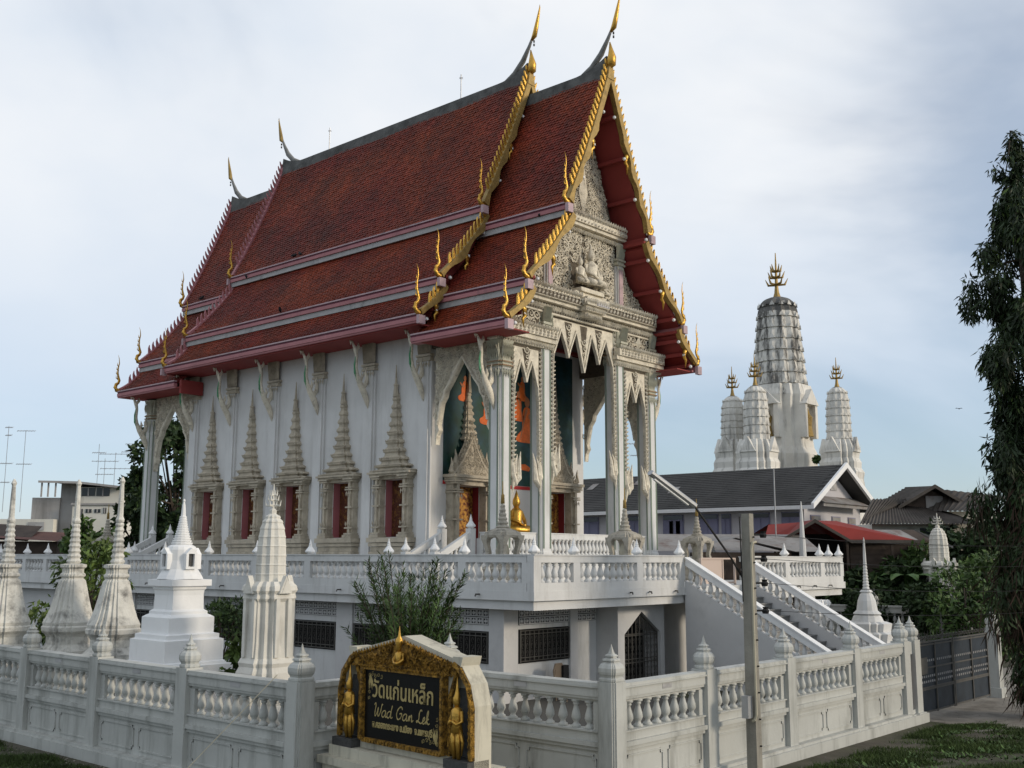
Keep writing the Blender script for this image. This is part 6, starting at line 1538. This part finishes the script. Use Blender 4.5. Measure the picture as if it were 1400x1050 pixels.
# ================================================================== BUILDINGS BEHIND, RIGHT
lb = thing('long_building', 'long pale two storey hall with dark grey gable roof and blue grey shutters', 'building', (57,26,0))
mb = MB(); mb.box(53.5,26.4,0,60.6,72,6.6); mb.prism([(53.5,6.6),(60.6,6.6),(57.09,8.5)],'xz',26.45,26.7); mb.build('wall', M['lilac'], lb)
rf = MB()
for s in (-1,1):
    A_ = [(57.09,8.8),(57.09+s*4.3,6.42),(57.09+s*4.3,6.3),(57.09,8.66)]; rf.prism(A_,'xz',25.6,72)
rf = rf.build('roof', M['slate'], lb)
ro = MB(); Lr = math.hypot(4.3,2.38)
for k in range(20):      # courses of sheet tiles
    t = k/20; x = 57.09-4.3*t; z = 8.8-2.38*t; x1 = 57.09-4.3*(t+.05); z1 = 8.8-2.38*(t+.05)
    for j in range(58):
        y0 = 25.6+j*.8+(k%2)*.4; ro.add([(x,y0,z+.02),(x,y0+.79,z+.02),(x1,y0+.79,z1+.05),(x1,y0,z1+.05),(x1,y0,z1+.0),(x1,y0+.79,z1)],[(0,1,2,3),(3,2,5,4)])
ro.build('roof_sheets', M['slate'], rf, kind='stuff')
for y, t in ((38.6,.12),(35.2,.42),(42,.2),(42.5,.72)):
    x = 57.09-4.3*t; z = 8.8-2.38*t; mb = MB(); mb.add([(x,y,z+.07),(x,y+.5,z+.07),(x-.75,y+.5,z-.345),(x-.75,y,z-.345)],[(0,1,2,3)]); mb.build('skylight_sheet', M['corrl'], rf)
mb = MB()
for s in (-1,1): mb.prism([(57.09,8.92),(57.09+s*4.35,6.5),(57.09+s*4.35,6.2),(57.09,8.62)],'xz',25.45,25.6)
mb.box(52.72,25.6,6.2,52.84,72,6.4); mb.build('fascia_board', M['bwhite'], lb)
mb = MB(); mb.prism([(25.6,6.55),(26.45,7.0),(26.45,7.05),(25.5,6.6)],'yz',54.25,59.95); mb.box(54.25,25.61,6.4,59.95,25.7,6.6); mb.build('pent_roof', M['corrl'], lb)
for y0, y1 in ((26.6,27.7),(28.4,29.4),(30.8,31.4),(31.6,32.9),(33.9,35.3),(36.6,38.0),(40,41.4),(44,45.4)):
    mb = MB(); mb.box(53.44,y0,4.65,53.49,y1,6.1); w = mb.build('window', M['blueshut'], lb)
    for q in range(2): mb = MB(); mb.box(53.41,y0+.05+q*(y1-y0)/2,4.7,53.439,y0-.05+(q+1)*(y1-y0)/2,5.8); mb.build('shutter', M['blueshut'], w)
    mb = MB(); mb.box(53.42,y0+.05,5.83,53.438,y1-.05,6.05); mb.build('transom', M['glass'], w)
mb = MB(); mb.box(53.41,34.6,4.75,53.43,34.85,5.75); mb.box(53.41,34.1,4.75,53.43,34.4,5.75); mb.build('open_window', M['dark'], lb)
for x0, x1 in ((54.2,55.4),(56.8,57.9),(58.9,59.9)): mb = MB(); mb.box(x0,26.36,4.9,x1,26.39,5.95); w = mb.build('window', M['blueshut'], lb); mb = MB(); mb.box(x0+.05,26.34,5.6,x1-.05,26.358,5.9); mb.build('transom', M['corrl'], w)
mb = MB(); mb.box(56.9,26.40,7.4,57.7,26.44,7.95); mb.build('gable_vent', M['flash'], lb)
mb = MB(); mb.box(53.3,26.2,4.3,53.5,50,4.5); mb.build('string_course', M['lilac'], lb)
vd = R(-48.6)
p = at(1107,764,47)
rh = thing('red_roof_house', 'old wooden house with bright red sheet roof behind the terrace wing', 'house', (p.x,p.y,0), vd); rh.scale = (1.045,1.045,1.02)
mb = MB()
for a in ([(-2.05,-.8,4.38),(-1.4,1.2,5.03),(.1,1.2,5.15),(-1.35,-.8,4.33)],[(.02,.0,5.18),(1.55,1.2,5.2),(4.3,-.4,4.36),(1.42,-.9,4.36)]):
    mb.add([(x,y,z) for x,y,z in a]+[(x,y,z-.06) for x,y,z in a],[(0,1,2,3),(7,6,5,4),(0,1,5,4),(1,2,6,5),(2,3,7,6),(3,0,4,7)])
mb.add([(-1.45,-1.0,4.27),(0,-1.0,5.17),(0,1.2,5.17),(-1.45,1.2,4.27)],[(0,1,2,3)]); mb.add([(1.5,-1.0,4.27),(0,-1.0,5.17),(0,1.2,5.17),(1.5,1.2,4.27)],[(0,1,2,3)])
mb.add([(-1.4,1.2,5.04),(1.55,1.2,5.21),(4.3,3.4,4.36),(-2.05,3.4,4.38)],[(0,1,2,3)]); mb.build('roof', M['redroof'], rh)
mb = MB()
for s in (-1,1): mb.add([(0,-1.05,5.2),(s*1.5,-1.05,4.3),(s*1.5,-1.05,4.18),(0,-1.05,5.05),(0,-.95,5.2),(s*1.5,-.95,4.3),(s*1.5,-.95,4.18),(0,-.95,5.05)],[(0,1,2,3),(4,5,6,7),(0,1,5,4),(3,2,6,7)])
mb.box(1.42,-.95,4.2,4.3,-.88,4.34); mb.build('bargeboard', M['corr'], rh)
mb = MB(); mb.box(-1.3,.6,0,1.6,.8,4.6); mb.build('wall', M['dark'], rh)
for k in range(15):
    mb = MB(); mb.box(1.6,-.35+.004*(k%3),1.2+k*.21,4.9,-.3+.004*(k%3),1.2+k*.21+.195); mb.build('plank', M['wood'], rh)
mb = MB(); mb.box(1.6,-.29,0,4.9,2.5,4.33); mb.build('timber_core', M['wood'], rh)
for x in (2.2,3.7): mb = MB(); mb.box(x,-.38,2.7,x+.7,-.356,3.6); mb.build('shutter', M['wood'], rh)
for x in (-1.25,1.35,3.2): mb = MB(); mb.box(x-.05,-.85,0,x+.05,-.75,4.3); mb.build('post', M['wood'], rh)
# low roofs around it
p = at(1000,764,42); sr = thing('low_shed', 'low grey shed roof behind the stair gate', 'shed', (p.x,p.y,0), vd)
mb = MB(); mb.add([(-1.6,-1,4.0),(.0,-1,4.4),(.0,1.5,4.5),(-1.6,1.5,4.05)],[(0,1,2,3)]); mb.add([(0,-1,4.4),(2.4,-1,3.85),(2.4,1.5,3.9),(0,1.5,4.5)],[(0,1,2,3)]); mb.add([(-3.2,1.6,3.9),(4,1.6,3.9),(4,4.5,4.65),(-3.2,4.5,4.65)],[(0,1,2,3)]); mb.build('roof', M['corrl'], sr)
mb = MB(); mb.box(-1.4,-.6,0,2.2,1.4,3.85); mb.build('wall', M['wood'], sr)
p = at(1265,764,52)
bh = thing('brown_house', 'two storey house with dark corrugated hipped roofs at the right', 'house', (p.x,p.y,0), vd)
def corr(mb, quad, n, amp=.035):
    """corrugated sheet between eave edge (a,b) and ridge edge (d,c)"""
    a, b, c, d = [Vector(q) for q in quad]; nv = (b-a).cross(d-a).normalized(); lo = []; hi = []
    for i in range(n*2+1):
        t = i/(n*2); o = nv*(amp if i % 2 else -amp); lo.append(a.lerp(b,t)+o); hi.append(d.lerp(c,t)+o)
    mb.strip(lo, hi)
mb = MB()
corr(mb, [(-3.5,-1.2,5.25),(2.4,-1.2,5.28),(1.6,1.6,6.05),(-1.9,1.6,6.55)], 34)
corr(mb, [(-3.5,-1.2,5.25),(-1.0,1.0,6.2),(.2,1.6,6.63),(-1.9,1.6,6.6)], 12)
corr(mb, [(.6,1.6,6.0),(2.4,-.9,5.9),(4.6,.9,6.7),(1.05,2.4,7.25)], 12)
corr(mb, [(1.05,1.0,7.2),(3.4,1.0,6.0),(5.0,5,6.6),(1.05,5,7.4)], 16); corr(mb, [(1.05,1.0,7.2),(-.75,1.0,6.3),(-.75,5,6.4),(1.05,5,7.4)], 10); mb.build('roof', M['corr'], bh)
mb = MB(); mb.prism([(-.7,6.05),(2.9,6.05),(1.05,7.05)],'xz',1.5,1.6); mb.build('gable_wall', M['wood'], bh)
mb = MB(); mb.box(.75,1.44,6.15,1.6,1.49,6.75); mb.build('gable_window', M['corrl'], bh)
mb = MB()
for s, x1, z1 in ((-1,-.85,6.2),(1,3.1,6.05)): mb.add([(1.05,.9,7.3),(x1,.9,z1),(x1,.9,z1-.16),(1.05,.9,7.12),(1.05,1.0,7.3),(x1,1.0,z1),(x1,1.0,z1-.16),(1.05,1.0,7.12)],[(0,1,2,3),(4,5,6,7),(0,1,5,4),(3,2,6,7)])
mb.build('bargeboard', M['corr'], bh)
mb = MB(); mb.box(-2.6,-.3,0,4.2,5,5.3); mb.box(1.7,1.7,5.31,4.4,5,6.0); mb.build('wall', M['creamb'], bh)
for x0, x1 in ((-.3,.35),(.45,1.25),(2.0,2.6),(2.7,3.3)):
    mb = MB(); mb.box(x0,-.36,4.0,x1,-.31,5.1); w = mb.build('window', M['glass'], bh); mb = MB(); mb.box(x0,-.38,3.9,x1,-.361,4.55); mb.build('curtain_panel', M['blueshut'], w)
mb = MB(); 
for x in (3.5,3.8): mb.box(x,-.5,3.8,x+.12,-.4,5.9)
mb.build('post', M['bwhite'], bh)
p = at(1215,764,48); ps = thing('patchwork_shed', 'small shed with patched rust and white sheet roof under the brown house', 'shed', (p.x,p.y,0), vd)
mb = MB(); Q = [(-1.9,.8),(2.2,.8),(2.2,-.6),(-.2,-.6)]
for k, m in enumerate((0,1,0,1,1,0)):
    x0, x1 = -2.0+k*.62, -2.0+(k+1)*.62-.02; mb.add([(x0,1.4,4.95),(x1,1.4,4.95),(x1+.5,-.6,4.2),(x0+.5,-.6,4.2)],[(0,1,2,3)],m)
mb.build('roof', [M['wood'],M['corrl']], ps)
mb = MB(); mb.add([(1.75,1.4,4.97),(2.25,-.6,4.2),(2.3,-.6,4.1),(1.8,1.4,4.85)],[(0,1,2,3)]); mb.add([(1.75,1.4,4.97),(3.0,.2,4.2),(3.0,.2,4.1),(1.75,1.4,4.87)],[(0,1,2,3)]); mb.build('bargeboard', M['corrl'], ps)
mb = MB(); mb.box(-1.4,-.3,0,2.0,1.2,4.2); mb.build('wall', M['wood'], ps)
# ================================================================== BUILDINGS BEHIND, LEFT
p = at(100,764,92); vdl = R(-48.6)
cb = thing('concrete_block', 'old concrete and cream four storey building with terrace roof at the left', 'building', (p.x,p.y,0), vdl)
k = 92/1466.66
def X_(px): return (px-100)*k
def Z_(py): return 3.6+(762-py)*k
mb = MB(); mb.box(X_(38),0,0,X_(76),9,Z_(682)); mb.box(X_(75),.3,0,X_(100),8,Z_(662)); mb.build('bare_wall', M['conc'], cb)
mb = MB(); mb.box(X_(99.5),-.8,0,X_(172),8,Z_(692)); mb.box(X_(102),-.6,Z_(691.9),X_(168),7,Z_(668)); mb.box(X_(2),-1,0,X_(76),-.1,Z_(712)); mb.build('painted_wall', M['creamb'], cb)
mb = MB(); mb.add([(X_(55),-1.5,Z_(660)),(X_(110),-1.5,Z_(661)),(X_(176),-1.5,Z_(668)),(X_(176),8,Z_(666)),(X_(55),8,Z_(659))],[(0,1,2,3,4)]); mb.add([(X_(55),-1.5,Z_(663)),(X_(110),-1.5,Z_(664)),(X_(176),-1.5,Z_(671)),(X_(176),-1.5,Z_(668)),(X_(110),-1.5,Z_(661)),(X_(55),-1.5,Z_(660))],[(0,1,4,5),(1,2,3,4)]); mb.build('roof_slab', M['conc'], cb)
for x in (57,66,76): mb = MB(); mb.box(X_(x),-1.2,Z_(682),X_(x)+.12,-1.1,Z_(662)); mb.build('post', M['conc'], cb)
for a, b_, c, d in ((110,128,680,669),(130,148,680,669),(109,114,708,698),(118,126,703,698),(130,138,703,698),(142,146,704,696)):
    mb = MB(); mb.box(X_(a),-.86 if c > 690 else -.66,Z_(c),X_(b_),-.81 if c > 690 else -.61,Z_(d)); w = mb.build('window', M['glass'], cb)
    mb = MB(); mb.box((X_(a)+X_(b_))/2-.05,-.9 if c > 690 else -.7,Z_(c),(X_(a)+X_(b_))/2+.05,-.87 if c > 690 else -.67,Z_(d)); mb.build('mullion', M['conc'], w)
mb = MB(); mb.box(X_(42),-1.06,Z_(727),X_(64),-1.02,Z_(716)); mb.build('louvre', M['flash'], cb)
mb = MB(); mb.box(X_(98),-.95,Z_(692.5),X_(173),-.81,Z_(690)); mb.build('ledge', M['conc'], cb)
for i, (px, lab) in enumerate(((12,'low rust brown roof at the far left behind the terrace'),(52,'low dark red roof below the concrete building'))):
    p = at(px,764,70); s_ = thing('low_roof_shed', lab, 'shed', (p.x,p.y,0), vdl); kk = 70/1466.66
    mb = MB(); mb.add([(-2.6,-1.5,3.6+25*kk),(1.8,-1.5,3.6+20*kk),(1.2,2,3.6+(42 if i==0 else 33)*kk),(-2.6,2,3.6+(46 if i==0 else 36)*kk)],[(0,1,2,3)]); mb.build('roof', M['wood' if i==0 else 'brownroof'], s_)
    mb = MB(); mb.box(-2.4,-1,0,1.6,2,3.6+20*kk); mb.build('wall', M['wood'], s_)
# television aerials
def aerial(px, pyt, pyb, d, bars, label):
    p = at(px, pyb, d); zt = at(px, pyt, d).z; t = thing('tv_aerial', label, 'aerial', tuple(p), group='television aerials over the left roofs')
    ux, uy = .661, -.75; k = d/1466.66
    mb = MB(); mb.tube([tuple(p),(p.x,p.y,zt)],.022,4); mb.build('mast', M['metal'], t)
    for py, h in bars:
        z = zt-(py-pyt)*k; mb = MB(); mb.tube([(p.x-ux*h*k,p.y-uy*h*k,z),(p.x+ux*h*k,p.y+uy*h*k,z)],.025,4)
        for q in np.linspace(-1,1,7): mb.tube([(p.x+ux*h*k*q,p.y+uy*h*k*q,z-.06),(p.x+ux*h*k*q+.25,p.y+uy*h*k*q+.3,z+.1)],.02,3)
        mb.build('aerial_boom', M['metal'], t)
aerial(27,586,700,90,[(587,12),(633,10)],'tallest television aerial at the far left')
aerial(3,580,700,90,[(582,5),(593,4),(632,8),(658,6)],'television aerial cut by the left picture edge')
aerial(132,606,668,93,[(618,9)],'slim television aerial mast above the cream roof')
aerial(155,618,672,93,[(620,22),(640,20)],'double boom television aerial above the cream roof')
aerial(141,626,670,93,[(630,18),(648,12)],'short television aerial left of the double boom one')
aerial(181,605,668,93,[(606,13),(617,18),(629,12)],'television aerial beside the rear porch column with three booms')
aerial(872,600,650,80,[(606,14),(622,9)],'television aerial seen between the right porch columns')
# thin mast in front of the long building
mb = MB(); p = at(1062,764,46); mb.tube([(p.x,p.y,0),(p.x,p.y,at(1062,640,46).z)],.03,5); tag(mb.build('thin_mast', M['metal']), 'thin pale mast rising in front of the dark grey roof', 'mast')
# bird in flight and pigeons on the gutters
p = at(1311,559,120); bd = thing('flying_bird', 'small dark bird flying left of the big column tree', 'bird', tuple(p))
mb = MB(); mb.tube([(p.x-.2,p.y,p.z),(p.x,p.y,p.z+.03),(p.x+.22,p.y,p.z)],[.02,.07,.03],5); mb.build('body', M['bird'], bd)
mb = MB()
for s in (-1,1): mb.add([(p.x-.05,p.y,p.z+.03),(p.x+.05,p.y,p.z+.03),(p.x+s*.25*.66+.0,p.y-s*.25*.75,p.z+.12),(p.x+s*.45*.66,p.y-s*.45*.75,p.z+.05)],[(0,1,2),(1,3,2)])
mb.build('wing', M['bird'], bd)
pm = MB(); pm.tube([(-.16,0,.06),(-.06,0,.1),(.04,0,.13),(.09,0,.2),(.13,0,.21)],[.02,.06,.06,.04,.01],6); PIG = pm.mesh('pigeon', M['bird'], True)
for i, (x, y, z, lab) in enumerate(((2.55,35.0,15.74,'pigeon on the upper gutter, farther one of the pair near the middle'),(2.55,34.6,15.74,'pigeon on the upper gutter, nearer one of the pair near the middle'),(2.5,38.3,15.4,'pigeon on the upper gutter near its rear end'),(4.6,33.0,12.78,'pigeon on the middle gutter left of the valley'),(2.36,42.0,15.1,'pigeon on the rear roof upper gutter'),(2.3,22.0,14.75,'pigeon on the front roof gutter below the gilded board'))):
    o = link('pigeon', PIG, None, (CX-x-.06,y,z), rot=(0,0,i*1.3)); tag(o, lab, 'bird', 'pigeons on the roof gutters')
